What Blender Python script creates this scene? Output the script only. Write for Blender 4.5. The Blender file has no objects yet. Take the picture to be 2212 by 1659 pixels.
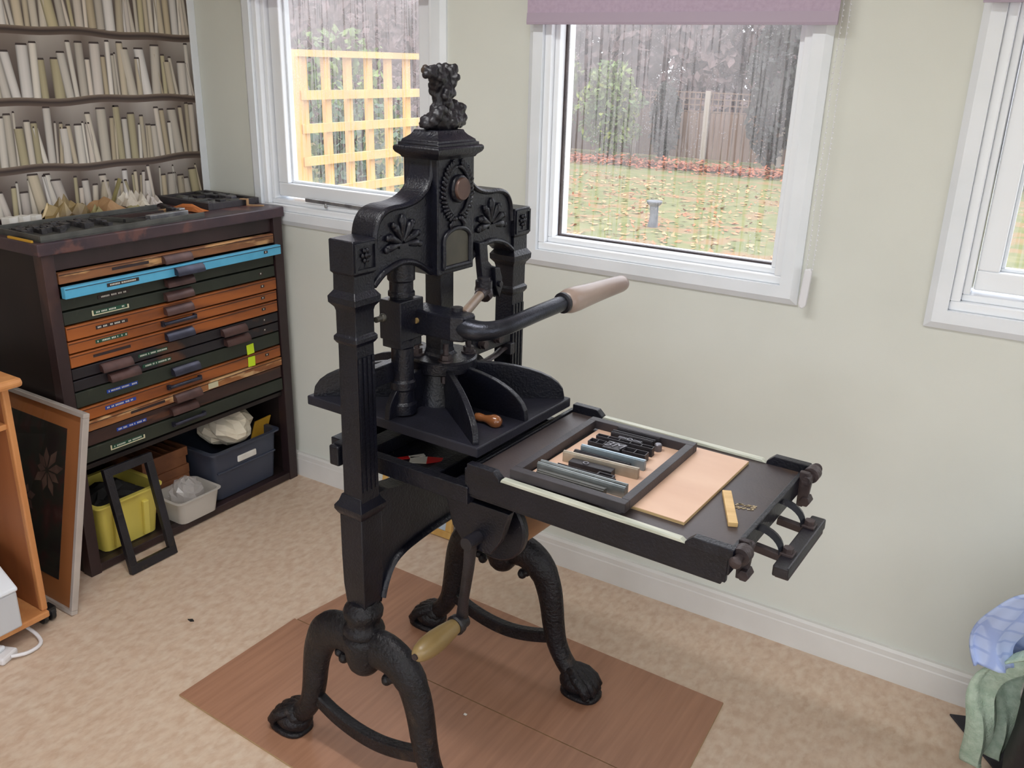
import bpy, bmesh, math, random
from mathutils import Vector, Matrix
random.seed(7)
scene = bpy.context.scene
COL = scene.collection
PI = math.pi

# ------------------------------------------------------------------ camera
CAM = Vector((2.852, -2.324, 1.60))
yaw, pitch, roll = (math.radians(a) for a in (-31.85, -20.01, 1.53))
fwd = Vector((math.sin(yaw)*math.cos(pitch), math.cos(yaw)*math.cos(pitch), math.sin(pitch)))
rgt = Vector((math.cos(yaw), -math.sin(yaw), 0)); upv = rgt.cross(fwd)
r2 = rgt*math.cos(roll) + upv*math.sin(roll); u2 = -rgt*math.sin(roll) + upv*math.cos(roll)
cd = bpy.data.cameras.new('camera'); cam = bpy.data.objects.new('camera', cd); COL.objects.link(cam)
m = Matrix((r2, u2, -fwd)).transposed().to_4x4(); m.translation = CAM
cam.matrix_world = m
cd.sensor_width = 36; cd.lens = 36*1909/2212; cd.clip_start = .05; cd.clip_end = 200
scene.camera = cam

# ------------------------------------------------------------------ sky and exposure
world = bpy.data.worlds.new('world'); scene.world = world; world.use_nodes = True
wn = world.node_tree.nodes; wl = world.node_tree.links
bg = wn['Background']
tc = wn.new('ShaderNodeTexCoord'); sx = wn.new('ShaderNodeSeparateXYZ'); rp = wn.new('ShaderNodeValToRGB')
wl.new(tc.outputs['Generated'], sx.inputs[0]); wl.new(sx.outputs['Z'], rp.inputs[0]); wl.new(rp.outputs[0], bg.inputs[0])
rp.color_ramp.elements[0].color = (.78, .82, .90, 1); rp.color_ramp.elements[1].color = (1, 1, 1.04, 1)
bg.inputs[1].default_value = 3.4
scene.view_settings.view_transform = 'Standard'; scene.view_settings.look = 'None'
scene.view_settings.gamma = 1; scene.view_settings.use_curve_mapping = False
scene.view_settings.exposure = 0.30

# ------------------------------------------------------------------ helpers
def S(r, g, b):
    f = lambda c: (c/255/12.92) if c/255 <= .04045 else ((c/255+.055)/1.055)**2.4
    return (f(r), f(g), f(b))
MATS = {}
def mat(name, c1, c2=None, rough=.5, metal=0., scale=8., stretch=(1, 1, 1), lo=.35, hi=.65, detail=6., bump=0., bscale=None, coat=0., rough2=None, c3=None, s3=3., t3=.62, spec=None, soft=.03):
    m = bpy.data.materials.new(name); m.use_nodes = True; MATS[name] = m
    nt = m.node_tree; n = nt.nodes; l = nt.links; b = n['Principled BSDF']
    b.inputs['Roughness'].default_value = rough; b.inputs['Metallic'].default_value = metal
    if coat: b.inputs['Coat Weight'].default_value = coat
    if spec is not None: b.inputs['Specular IOR Level'].default_value = spec
    tc = n.new('ShaderNodeTexCoord'); mp = n.new('ShaderNodeMapping'); mp.inputs['Scale'].default_value = stretch
    l.new(tc.outputs['Object'], mp.inputs[0])
    if c2 is None:
        b.inputs['Base Color'].default_value = (*c1, 1)
    else:
        nz = n.new('ShaderNodeTexNoise'); nz.inputs['Scale'].default_value = scale; nz.inputs['Detail'].default_value = detail
        l.new(mp.outputs[0], nz.inputs[0])
        rp = n.new('ShaderNodeValToRGB'); rp.color_ramp.elements[0].position = lo; rp.color_ramp.elements[1].position = hi
        rp.color_ramp.elements[0].color = (*c1, 1); rp.color_ramp.elements[1].color = (*c2, 1)
        l.new(nz.outputs['Fac'], rp.inputs[0]); out = rp.outputs[0]
        if c3 is not None:
            n3 = n.new('ShaderNodeTexNoise'); n3.inputs['Scale'].default_value = s3; n3.inputs['Detail'].default_value = 8
            l.new(mp.outputs[0], n3.inputs[0])
            r3 = n.new('ShaderNodeValToRGB'); r3.color_ramp.elements[0].position = t3-soft; r3.color_ramp.elements[1].position = t3+soft
            l.new(n3.outputs['Fac'], r3.inputs[0])
            mx = n.new('ShaderNodeMixRGB'); l.new(r3.outputs[0], mx.inputs[0]); l.new(out, mx.inputs[1]); mx.inputs[2].default_value = (*c3, 1)
            out = mx.outputs[0]
        l.new(out, b.inputs['Base Color'])
        if rough2 is not None:
            mr = n.new('ShaderNodeMapRange'); mr.inputs[3].default_value = rough; mr.inputs[4].default_value = rough2
            l.new(nz.outputs['Fac'], mr.inputs[0]); l.new(mr.outputs[0], b.inputs['Roughness'])
    if bump:
        nb = n.new('ShaderNodeTexNoise'); nb.inputs['Scale'].default_value = bscale or scale*4; nb.inputs['Detail'].default_value = 4
        l.new(mp.outputs[0], nb.inputs[0])
        bm = n.new('ShaderNodeBump'); bm.inputs['Strength'].default_value = bump; bm.inputs['Distance'].default_value = .004
        l.new(nb.outputs['Fac'], bm.inputs['Height']); l.new(bm.outputs[0], b.inputs['Normal'])
    return m

class MB:
    def __init__(s): s.v = []; s.f = []; s.c = []
    def add(s, vs, fs, col=None):
        o = len(s.v); s.v += [tuple(v) for v in vs]; s.f += [tuple(i+o for i in f) for f in fs]
        s.c += [col]*len(fs); return s
    def box(s, lo, hi):
        (a, b, c), (d, e, f) = lo, hi
        return s.add([(a,b,c),(d,b,c),(d,e,c),(a,e,c),(a,b,f),(d,b,f),(d,e,f),(a,e,f)],
                     [(0,3,2,1),(4,5,6,7),(0,1,5,4),(1,2,6,5),(2,3,7,6),(3,0,4,7)])
    def obox(s, c, ax, ay, az, h):
        c = Vector(c); ax = Vector(ax).normalized()*h[0]; ay = Vector(ay).normalized()*h[1]; az = Vector(az).normalized()*h[2]
        vs = [c+i*ax+j*ay+k*az for k in (-1,1) for i,j in ((-1,-1),(1,-1),(1,1),(-1,1))]
        return s.add(vs, [(0,3,2,1),(4,5,6,7),(0,1,5,4),(1,2,6,5),(2,3,7,6),(3,0,4,7)])
    def bar(s, p0, p1, w, h, up=(0,0,1)):
        p0 = Vector(p0); p1 = Vector(p1); d = p1-p0; ax = d.normalized(); ay = Vector(up).cross(ax)
        if ay.length < 1e-4: ay = Vector((0,1,0)).cross(ax)
        ay.normalize(); az = ax.cross(ay)
        return s.obox((p0+p1)/2, ax, ay, az, (d.length/2, w/2, h/2))
    def tube(s, path, rad, n=12, caps=True, up=(0,0,1)):
        P = [Vector(p) for p in path]; k = len(P)
        R = [(r, r) if not isinstance(r, (tuple, list)) else r for r in (rad if isinstance(rad, (list, tuple)) else [rad]*k)]
        vs = []; a = None
        for i in range(k):
            t = (P[min(i+1, k-1)]-P[max(i-1, 0)]).normalized()
            if a is None:
                a = Vector(up).cross(t)
                if a.length < 1e-3: a = Vector((1, 0, 0)).cross(t)
            a = (a-t*a.dot(t)).normalized(); b = t.cross(a)
            for j in range(n):
                q = 2*PI*j/n; vs.append(P[i]+a*math.cos(q)*R[i][0]+b*math.sin(q)*R[i][1])
        fs = [(i*n+j, i*n+(j+1) % n, (i+1)*n+(j+1) % n, (i+1)*n+j) for i in range(k-1) for j in range(n)]
        if caps: fs += [tuple(range(n-1, -1, -1)), tuple(range((k-1)*n, k*n))]
        return s.add(vs, fs)
    def cyl(s, p0, p1, r0, r1=None, n=16): return s.tube([p0, p1], [r0, r0 if r1 is None else r1], n)
    def lathe(s, o, ax, prof, n=18):
        o = Vector(o); ax = Vector(ax).normalized()
        a = ax.cross(Vector((0,0,1)));
        if a.length < 1e-3: a = Vector((1,0,0))
        a.normalize(); b = ax.cross(a); vs = []
        for t, r in prof:
            for j in range(n):
                q = 2*PI*j/n; vs.append(o+ax*t+(a*math.cos(q)+b*math.sin(q))*max(r, 1e-4))
        k = len(prof)
        fs = [(i*n+j, i*n+(j+1) % n, (i+1)*n+(j+1) % n, (i+1)*n+j) for i in range(k-1) for j in range(n)]
        fs += [tuple(range(n-1, -1, -1)), tuple(range((k-1)*n, k*n))]
        return s.add(vs, fs)
    def sq(s, cx, cy, prof):
        vs = []
        for z, hx, hy in prof: vs += [(cx-hx,cy-hy,z),(cx+hx,cy-hy,z),(cx+hx,cy+hy,z),(cx-hx,cy+hy,z)]
        k = len(prof)
        fs = [(i*4+j, i*4+(j+1) % 4, (i+1)*4+(j+1) % 4, (i+1)*4+j) for i in range(k-1) for j in range(4)]
        return s.add(vs, fs+[(3,2,1,0), (k*4-4,k*4-3,k*4-2,k*4-1)])
    def prism(s, poly, lo, hi, axis='x'):
        def p(a, b, c): return {'x': (c,a,b), 'y': (a,c,b), 'z': (a,b,c)}[axis]
        n = len(poly)
        vs = [p(a,b,lo) for a,b in poly]+[p(a,b,hi) for a,b in poly]
        return s.add(vs, [tuple(range(n-1,-1,-1)), tuple(range(n,2*n))]+[(i,(i+1) % n,n+(i+1) % n,n+i) for i in range(n)])
    def ell(s, c, r, n=10, k=7, M=None):
        c = Vector(c); vs = []
        for i in range(k+1):
            th = PI*i/k
            for j in range(n):
                q = 2*PI*j/n; v = Vector((math.sin(th)*math.cos(q)*r[0], math.sin(th)*math.sin(q)*r[1], math.cos(th)*r[2]))
                vs.append(c+(M @ v if M else v))
        return s.add(vs, [(i*n+j,(i+1)*n+j,(i+1)*n+(j+1) % n,i*n+(j+1) % n) for i in range(k) for j in range(n)])
    def grid(s, fn, nu, nv, col=None):
        vs = [fn(i/nu, j/nv) for i in range(nu+1) for j in range(nv+1)]
        return s.add(vs, [(i*(nv+1)+j,(i+1)*(nv+1)+j,(i+1)*(nv+1)+j+1,i*(nv+1)+j+1) for i in range(nu) for j in range(nv)], col)
    def mesh(s, name, normals=True):
        me = bpy.data.meshes.new(name); me.from_pydata(s.v, [], s.f)
        if normals:
            b = bmesh.new(); b.from_mesh(me); bmesh.ops.remove_doubles(b, verts=b.verts, dist=1e-6)
            bmesh.ops.recalc_face_normals(b, faces=b.faces); b.to_mesh(me); b.free()
        me.update(); return me
    def build(s, name, material, parent=None, smooth=None, bevel=0, solid=0, seg=2):
        me = s.mesh(name)
        o = bpy.data.objects.new(name, me); COL.objects.link(o)
        me.materials.append(MATS[material] if isinstance(material, str) else material)
        if smooth:
            for p in me.polygons: p.use_smooth = True
            me.set_sharp_from_angle(angle=math.radians(smooth))
        if solid:
            md = o.modifiers.new('thick', 'SOLIDIFY'); md.thickness = solid; md.offset = 0
        if bevel:
            md = o.modifiers.new('bevel', 'BEVEL'); md.width = bevel; md.segments = seg; md.limit_method = 'ANGLE'; md.angle_limit = math.radians(40)
        if parent: o.parent = parent
        return o
def tag(o, label=None, cat=None, group=None, kind=None):
    if label: o['label'] = label
    if cat: o['category'] = cat
    if group: o['group'] = group
    if kind: o['kind'] = kind
    return o
def thing(name, label, cat, loc=(0,0,0), rz=0, group=None, kind=None):
    o = bpy.data.objects.new(name, None); COL.objects.link(o); o.location = loc; o.rotation_euler = (0,0,rz)
    o.empty_display_size = .05
    return tag(o, label, cat, group, kind)
def B(lo, hi): return MB().box(lo, hi)
def instance(src, name, parent, loc=(0,0,0), rot=None):
    c = src.copy(); c.name = name; COL.objects.link(c); c.parent = parent; c.location = loc
    if rot: c.rotation_euler = rot
    return c
def copy_tree(o, parent=None):
    c = o.copy(); COL.objects.link(c); c.parent = parent
    for ch in list(o.children): copy_tree(ch, c)
    return c

# ------------------------------------------------------------------ materials
mat('wall_paint', S(216,218,210), S(211,213,205), rough=.75, scale=3, bump=.06, bscale=350)
mat('ceiling_paint', S(235,235,230), rough=.85)
mat('trim_white', S(234,238,243), S(226,231,236), rough=.38, scale=6)
mat('upvc_white', S(238,241,245), rough=.28)
mat('baseboard_white', S(222,221,218), S(212,210,206), rough=.42, scale=4)
mat('vinyl', S(210,187,165), S(194,166,143), rough=.4, scale=42, stretch=(1,.6,1), lo=.34, hi=.66, detail=10, c3=S(213,194,174), s3=46, t3=.57, soft=.12, bump=.02, bscale=150)
mat('plywood_floor', S(168,124,98), S(150,108,84), rough=.42, scale=10, stretch=(6,.35,1), lo=.3, hi=.7, bump=.04)
mat('plywood_edge', S(176,150,110), S(150,120,85), rough=.6, scale=30, stretch=(1,1,12))
mat('press_black', S(17,18,29), S(11,11,20), spec=.42, rough=.25, scale=18, bump=.34, bscale=190, rough2=.46, c3=S(25,26,35), s3=9, t3=.66)
mat('press_worn', S(32,30,37), S(20,18,23), rough=.42, scale=16, bump=.3, bscale=190, c3=S(70,55,42), s3=10, t3=.68)
mat('leg_iron', S(24,21,26), S(13,12,16), spec=.35, rough=.42, scale=30, bump=.9, bscale=120, c3=S(48,38,33), s3=14, t3=.66)
mat('platen_grey', S(31,31,42), S(21,21,30), spec=.38, rough=.52, scale=9, bump=.15, bscale=150)
mat('bed_iron', S(76,66,65), S(60,53,55), rough=.45, scale=6, c3=S(96,74,56), s3=4, t3=.62, bump=.08, bscale=200)
mat('rust_iron', S(72,61,61), S(47,39,42), rough=.5, metal=.3, scale=25, bump=.4, bscale=150)
mat('bronze_boss', S(98,76,68), S(78,60,56), rough=.4, metal=.5, scale=20)
mat('steel_bar', S(58,60,68), S(40,42,50), rough=.28, metal=.7, scale=20, bump=.2, bscale=300)
mat('plaque_brass', S(92,88,76), S(70,68,62), rough=.45, metal=.5, scale=10)
mat('handle_wood', S(168,150,138), S(138,118,108), rough=.3, scale=14, stretch=(1,.25,1), c3=S(112,92,84), s3=16, t3=.69, bump=.1)
mat('rounce_wood', S(142,120,78), S(112,92,58), rough=.35, scale=14, stretch=(1,.25,1), bump=.05)
mat('rod_wood', S(132,112,94), S(108,90,76), rough=.45, scale=20)
mat('drum_wood', S(140,98,60), S(110,72,42), rough=.4, scale=12, stretch=(1,.2,1))
mat('strip_pale', S(206,208,194), S(172,176,162), rough=.5, scale=30, stretch=(.3,3,1), c3=S(150,116,92), s3=9, t3=.7)
mat('board_ply', S(226,192,168), S(212,174,150), rough=.55, scale=5, stretch=(.5,2,1), lo=.3, hi=.7)
mat('board_edge', S(206,180,132), S(170,142,100), rough=.6, scale=60, stretch=(.2,.2,6))
mat('chase_iron', S(56,51,55), S(41,37,41), rough=.5, scale=14, bump=.15, bscale=200)
mat('chase_side', S(62,42,38), S(46,32,30), rough=.6, scale=20)
mat('type_dark', S(52,49,54), S(36,34,38), rough=.5, metal=.2, scale=30, bump=.2, bscale=200)
mat('type_face', S(118,116,122), S(92,90,96), rough=.4, metal=.5, scale=40)
mat('lead_grey', S(166,172,174), S(132,138,140), rough=.38, metal=.65, scale=20)
mat('lead_blue', S(168,184,194), S(136,150,160), rough=.32, metal=.6, scale=20)
mat('lead_warm', S(186,176,160), S(146,134,120), rough=.4, metal=.5, scale=14)
mat('residue_tan', S(150,132,104), S(190,174,142), rough=.7, scale=60)
mat('pine_stick', S(224,190,132), S(206,168,110), rough=.5, scale=18, stretch=(4,.5,1))
mat('awl_wood', S(146,92,54), S(112,66,38), rough=.22, scale=18, coat=.4)
mat('red_card', S(206,38,40), rough=.5)
mat('white_paper', S(228,226,220), S(214,210,202), rough=.7, scale=20)
mat('cab_dark', S(54,38,40), S(38,26,28), rough=.4, scale=8, stretch=(1,1,.4), c3=S(74,50,46), s3=5, t3=.62, bump=.1, bscale=90)
mat('cab_side', S(36,25,24), S(26,18,18), rough=.55, scale=6, stretch=(1,1,.3))
mat('cab_top', S(70,52,56), S(54,42,50), rough=.38, scale=9, c3=S(98,66,62), s3=11, t3=.57, bump=.12, bscale=60)
mat('drawer_tan', S(150,96,58), S(100,64,42), rough=.45, scale=9, stretch=(1,.5,3), c3=S(196,148,98), s3=10, t3=.58)
mat('drawer_tan_pale', S(168,112,66), S(128,76,42), rough=.45, scale=9, stretch=(1,.6,3), c3=S(206,166,120), s3=12, t3=.55)
mat('drawer_blue', S(92,176,212), S(80,164,202), rough=.4, scale=14, c3=S(160,120,96), s3=13, t3=.72)
mat('drawer_green', S(44,50,40), S(36,41,34), rough=.5, scale=8, c3=S(60,64,52), s3=9, t3=.66)
mat('drawer_orange', S(168,94,42), S(138,74,32), rough=.42, scale=7, stretch=(1,.4,3), c3=S(112,62,34), s3=9, t3=.6, soft=.1)
mat('drawer_black', S(36,31,37), S(28,24,29), rough=.45, scale=8, c3=S(84,52,36), s3=5, t3=.6)
mat('drawer_umber', S(64,42,38), S(44,28,27), rough=.45, scale=8, stretch=(1,.4,3), c3=S(90,56,40), s3=6, t3=.62)
mat('cup_brown', S(92,66,62), S(72,50,48), rough=.38, metal=.3, scale=20)
mat('cup_steel', S(66,66,82), S(50,50,62), rough=.3, metal=.5, scale=20)
mat('tape_dark', S(48,36,36), rough=.4); mat('tape_green', S(30,74,56), rough=.4); mat('tape_blue', S(30,66,160), rough=.4)
mat('tape_marks', S(212,210,200), rough=.5); mat('holder_cream', S(206,200,168), rough=.45)
mat('note_lime', S(206,236,40), rough=.6)
mat('plastic_yellow', S(224,208,104), S(216,198,92), rough=.38, scale=3)
mat('plastic_slate', S(62,68,84), S(56,61,76), rough=.42, scale=3)
mat('dark_clutter', S(32,28,28), S(20,18,18), rough=.7, scale=20)
mat('case_wood', S(150,98,66), S(118,74,50), rough=.55, scale=14)
mat('cream_cloth', S(232,224,206), S(216,205,184), rough=.85, scale=10)
mat('amber_card', S(206,160,52), S(178,130,36), rough=.55, scale=10)
mat('kraft', S(178,142,102), S(146,112,78), rough=.7, scale=10)
mat('kraft_orange', S(190,112,56), S(150,84,42), rough=.6, scale=10)
mat('wax_paper', S(212,204,190), S(176,166,150), rough=.4, scale=12)
mat('gold_paper', S(160,138,92), S(92,76,52), rough=.35, metal=.2, scale=8)
mat('olive_paper', S(150,140,92), S(112,104,70), rough=.5, scale=12)
mat('galley_zinc', S(104,104,100), S(78,78,76), rough=.45, metal=.5, scale=14)
mat('sort_grey', S(86,84,86), S(50,48,50), rough=.5, metal=.3, scale=60)
mat('slab_silver', S(176,176,178), S(136,136,140), rough=.3, metal=.7, scale=30)
mat('mount_orange', S(172,110,62), S(160,100,56), rough=.7, scale=3)
mat('frame_silver', S(190,181,174), S(176,167,160), rough=.4, metal=.2, scale=10)
mat('beech', S(206,146,92), S(190,128,78), rough=.4, scale=8, stretch=(3,3,.3))
mat('beech_face', S(164,104,64), S(150,92,56), rough=.45, scale=6, stretch=(3,3,.3))
mat('castor_black', S(24,24,26), rough=.45)
mat('printer_white', S(226,230,236), rough=.4); mat('printer_grey', S(196,198,202), rough=.45); mat('printer_blue', S(150,190,220), rough=.4)
mat('cable_white', S(224,222,224), rough=.4)
mat('blind_mauve', S(184,166,186), S(176,158,178), rough=.8, scale=90)
mat('blind_rail', S(172,157,174), rough=.6)
mat('plastic_clear_white', S(226,226,230), rough=.25)
mat('towel_green', S(190,208,190), S(166,188,168), rough=.95, scale=60, bump=.8, bscale=220)
mat('bag_black', S(27,24,31), S(20,18,23), rough=.6, scale=12, bump=.2, bscale=60)
mat('mat_black', S(40,38,44), rough=.7)
mat('pine_frame', S(206,166,96), S(186,144,78), rough=.5, scale=14, stretch=(2,2,.4))
mat('pale_print', S(206,216,226), S(176,192,208), rough=.4, scale=14)
mat('lamp_housing', S(236,236,236), rough=.4)
# outdoors
mat('lawn', S(96,102,58), S(116,114,72), rough=.9, scale=3.2, lo=.4, hi=.62, c3=S(126,104,70), s3=1.6, t3=.56, bump=.6, bscale=60)
mat('fallen_leaf', S(170,100,64), S(190,142,104), rough=.8, scale=2.5, lo=.4, hi=.6)
mat('leaf_rust', S(166,98,68), S(138,80,58), rough=.8, scale=2, lo=.4, hi=.6)
mat('hedge_green', S(84,104,66), S(118,134,78), rough=.8, scale=1.2, lo=.4, hi=.6)
mat('hedge_dark', S(44,48,46), S(62,64,58), rough=.85, scale=1.2)
mat('leaf_lime', S(150,162,74), S(112,128,62), rough=.7, scale=1.5)
mat('twig_mauve', S(120,100,98), S(94,78,76), rough=.9, scale=1.2)
mat('blue_green', S(66,84,70), S(92,108,88), rough=.8, scale=2)
mat('bark', S(74,62,56), S(52,44,40), rough=.9, scale=4)
mat('fence_brown', S(128,104,88), S(108,86,72), rough=.85, scale=2, stretch=(6,6,.6))
mat('post_concrete', S(168,158,146), rough=.85)
mat('trellis_pine', S(226,184,122), S(206,158,98), rough=.6, scale=5, stretch=(1,1,1))
mat('post_grey', S(110,114,120), S(84,88,94), rough=.6, scale=8)

# wallpaper: print kept as a colour attribute
wm = bpy.data.materials.new('book_wallpaper'); wm.use_nodes = True; MATS['book_wallpaper'] = wm
wa = wm.node_tree.nodes.new('ShaderNodeVertexColor'); wa.layer_name = 'Print'
wm.node_tree.links.new(wa.outputs[0], wm.node_tree.nodes['Principled BSDF'].inputs['Base Color']); wm.node_tree.nodes['Principled BSDF'].inputs['Roughness'].default_value = .7

# wet window glass: clear pane with fogged film, broken by runs and drops
def glass_mat(name, fog, runs, seed):
    m = bpy.data.materials.new(name); m.use_nodes = True; MATS[name] = m
    nt = m.node_tree; n = nt.nodes; l = nt.links; n.remove(n['Principled BSDF']); out = n['Material Output']
    tc = n.new('ShaderNodeTexCoord')
    def noise(sc, st, det=4):
        mp = n.new('ShaderNodeMapping'); mp.inputs['Scale'].default_value = st; mp.inputs['Location'].default_value = (seed, seed*.7, 0)
        l.new(tc.outputs['Object'], mp.inputs[0])
        z = n.new('ShaderNodeTexNoise'); z.inputs['Scale'].default_value = sc; z.inputs['Detail'].default_value = det
        l.new(mp.outputs[0], z.inputs[0]); return z.outputs['Fac']
    def ramp(s, a, b, va, vb):
        r = n.new('ShaderNodeMapRange'); r.inputs[1].default_value = a; r.inputs[2].default_value = b; r.inputs[3].default_value = va; r.inputs[4].default_value = vb
        l.new(s, r.inputs[0]); return r.outputs[0]
    def mth(op, a, b):
        k = n.new('ShaderNodeMath'); k.operation = op
        for i, q in enumerate((a, b)):
            if isinstance(q, (int, float)): k.inputs[i].default_value = q
            else: l.new(q, k.inputs[i])
        return k.outputs[0]
    film = ramp(noise(3.0, (1,1,.8)), .3, .7, fog*.65, fog*1.25)
    run = ramp(noise(1.0, (95,95,3.2), 3), .52, .60, 0, 1)            # vertical runs of clear glass
    sepz = n.new('ShaderNodeSeparateXYZ'); l.new(tc.outputs['Object'], sepz.inputs[0])
    low = ramp(sepz.outputs['Z'], .0, .62, 1.0, .35)
    film = mth('MULTIPLY', film, ramp(sepz.outputs['Z'], .1, .6, .8, 1.7))
    film = mth('MULTIPLY', film, mth('SUBTRACT', 1.0, mth('MULTIPLY', run, mth('MULTIPLY', low, runs))))
    vo = n.new('ShaderNodeTexVoronoi'); vo.inputs['Scale'].default_value = 150; l.new(tc.outputs['Object'], vo.inputs[0])
    drop = ramp(vo.outputs['Distance'], .12, .3, .30, 0)
    film = mth('ADD', film, mth('MULTIPLY', drop, ramp(noise(16, (1,1,1)), .45, .65, 0, 1)))
    tr = n.new('ShaderNodeBsdfTransparent'); tr.inputs[0].default_value = (.97, .98, .98, 1)
    tl = n.new('ShaderNodeBsdfTranslucent'); tl.inputs[0].default_value = (.66, .63, .66, 1)
    df = n.new('ShaderNodeBsdfDiffuse'); df.inputs[0].default_value = (.6, .58, .6, 1)
    mx = n.new('ShaderNodeMixShader'); mx.inputs[0].default_value = .25; l.new(tl.outputs[0], mx.inputs[1]); l.new(df.outputs[0], mx.inputs[2])
    gl = n.new('ShaderNodeBsdfGlossy'); gl.inputs['Roughness'].default_value = .05
    m2 = n.new('ShaderNodeMixShader'); l.new(film, m2.inputs[0]); l.new(tr.outputs[0], m2.inputs[1]); l.new(mx.outputs[0], m2.inputs[2])
    m3 = n.new('ShaderNodeMixShader'); m3.inputs[0].default_value = .04; l.new(m2.outputs[0], m3.inputs[1]); l.new(gl.outputs[0], m3.inputs[2])
    l.new(m3.outputs[0], out.inputs[0])
glass_mat('wet_glass_a', .30, .95, 3.1)
glass_mat('wet_glass_b', .26, .9, 8.3)
glass_mat('wet_glass_c', .25, .8, 5.7)
def thin_glass(name, tint, rough=.05, a=.12):
    m = bpy.data.materials.new(name); m.use_nodes = True; MATS[name] = m
    nt = m.node_tree; n = nt.nodes; l = nt.links; n.remove(n['Principled BSDF'])
    tr = n.new('ShaderNodeBsdfTransparent'); tr.inputs[0].default_value = (*tint, 1); gl = n.new('ShaderNodeBsdfGlossy'); gl.inputs['Roughness'].default_value = rough
    mx = n.new('ShaderNodeMixShader'); mx.inputs[0].default_value = a; l.new(tr.outputs[0], mx.inputs[1]); l.new(gl.outputs[0], mx.inputs[2]); l.new(mx.outputs[0], n['Material Output'].inputs[0])
thin_glass('picture_glass', (.96,.96,.96), .04, .05)
def cloudy(name, col, a):
    m = bpy.data.materials.new(name); m.use_nodes = True; MATS[name] = m
    nt = m.node_tree; n = nt.nodes; l = nt.links; b = n['Principled BSDF']; b.inputs['Base Color'].default_value = (*col, 1); b.inputs['Roughness'].default_value = .2
    tr = n.new('ShaderNodeBsdfTransparent'); mx = n.new('ShaderNodeMixShader'); mx.inputs[0].default_value = a
    l.new(tr.outputs[0], mx.inputs[1]); l.new(b.outputs[0], mx.inputs[2]); l.new(mx.outputs[0], n['Material Output'].inputs[0])
cloudy('plastic_cloudy', S(214,208,200), .72); cloudy('bag_film', S(206,200,198), .42)
lm = bpy.data.materials.new('lamp_diffuser'); lm.use_nodes = True; MATS['lamp_diffuser'] = lm
le = lm.node_tree.nodes.new('ShaderNodeEmission'); le.inputs[0].default_value = (1,.98,.95,1); le.inputs[1].default_value = 7.0
lm.node_tree.links.new(le.outputs[0], lm.node_tree.nodes['Material Output'].inputs[0])
# framed print: dark botanical study
pm = bpy.data.materials.new('dark_botanical'); pm.use_nodes = True; MATS['dark_botanical'] = pm
n = pm.node_tree.nodes; l = pm.node_tree.links
t_ = n.new('ShaderNodeTexCoord'); nz = n.new('ShaderNodeTexNoise'); nz.inputs['Scale'].default_value = 9; nz.inputs['Detail'].default_value = 6; l.new(t_.outputs['Object'], nz.inputs[0])
rr = n.new('ShaderNodeValToRGB'); e = rr.color_ramp.elements; e[0].position = .38; e[0].color = (*S(30,26,28),1); e[1].position = .72; e[1].color = (*S(86,70,62),1)
q = e.new(.52); q.color = (*S(38,42,36),1); q = e.new(.62); q.color = (*S(62,34,34),1)
l.new(nz.outputs['Fac'], rr.inputs[0]); l.new(rr.outputs[0], n['Principled BSDF'].inputs['Base Color']); n['Principled BSDF'].inputs['Roughness'].default_value = .6
# checked blue cloth
cm = bpy.data.materials.new('cloth_blue_check'); cm.use_nodes = True; MATS['cloth_blue_check'] = cm
n = cm.node_tree.nodes; l = cm.node_tree.links
t_ = n.new('ShaderNodeTexCoord'); wv = n.new('ShaderNodeTexWave'); wv.inputs['Scale'].default_value = 9; wv.inputs['Distortion'].default_value = 1.2; l.new(t_.outputs['Object'], wv.inputs[0])
wv.bands_direction = 'Z'
w2 = n.new('ShaderNodeTexWave'); w2.inputs['Scale'].default_value = 9; w2.inputs['Distortion'].default_value = 1.0; w2.bands_direction = 'Y'; l.new(t_.outputs['Object'], w2.inputs[0])
mn = n.new('ShaderNodeMath'); mn.operation = 'MINIMUM'; l.new(wv.outputs['Fac'], mn.inputs[0]); l.new(w2.outputs['Fac'], mn.inputs[1])
rr = n.new('ShaderNodeValToRGB'); rr.color_ramp.elements[0].position = .04; rr.color_ramp.elements[0].color = (*S(156,174,220),1); rr.color_ramp.elements[1].position = .16; rr.color_ramp.elements[1].color = (*S(178,194,230),1)
l.new(mn.outputs[0], rr.inputs[0]); l.new(rr.outputs[0], n['Principled BSDF'].inputs['Base Color']); n['Principled BSDF'].inputs['Roughness'].default_value = .9

# ------------------------------------------------------------------ room shell
RX, RY, RZ = 4.6, -4.4, 2.42
def struct(o): o['kind'] = 'structure'; return o
struct(B((-.12,RY-.12,-.06), (RX+.12,.14,0)).build('floor', 'vinyl'))
struct(B((-.12,RY-.12,RZ), (RX+.12,.14,RZ+.08)).build('ceiling', 'ceiling_paint'))
struct(B((-.12,RY-.12,0), (0,.14,RZ)).build('wall_left', 'wall_paint'))
wr = MB(); wr.box((RX,RY-.12,0), (RX+.12,.14,.9)); wr.box((RX,RY-.12,2.1), (RX+.12,.14,RZ)); wr.box((RX,RY-.12,.9), (RX+.12,-3.2,2.1)); wr.box((RX,-1.0,.9), (RX+.12,.14,2.1))
struct(wr.build('wall_right', 'wall_paint'))
wf_ = MB(); wf_.box((0,RY-.12,0), (.9,RY,RZ)); wf_.box((3.7,RY-.12,0), (RX,RY,RZ)); wf_.box((.9,RY-.12,2.1), (3.7,RY,RZ))
struct(wf_.build('wall_front', 'wall_paint'))
d1 = thing('door_1', None, None, kind='structure')
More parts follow.
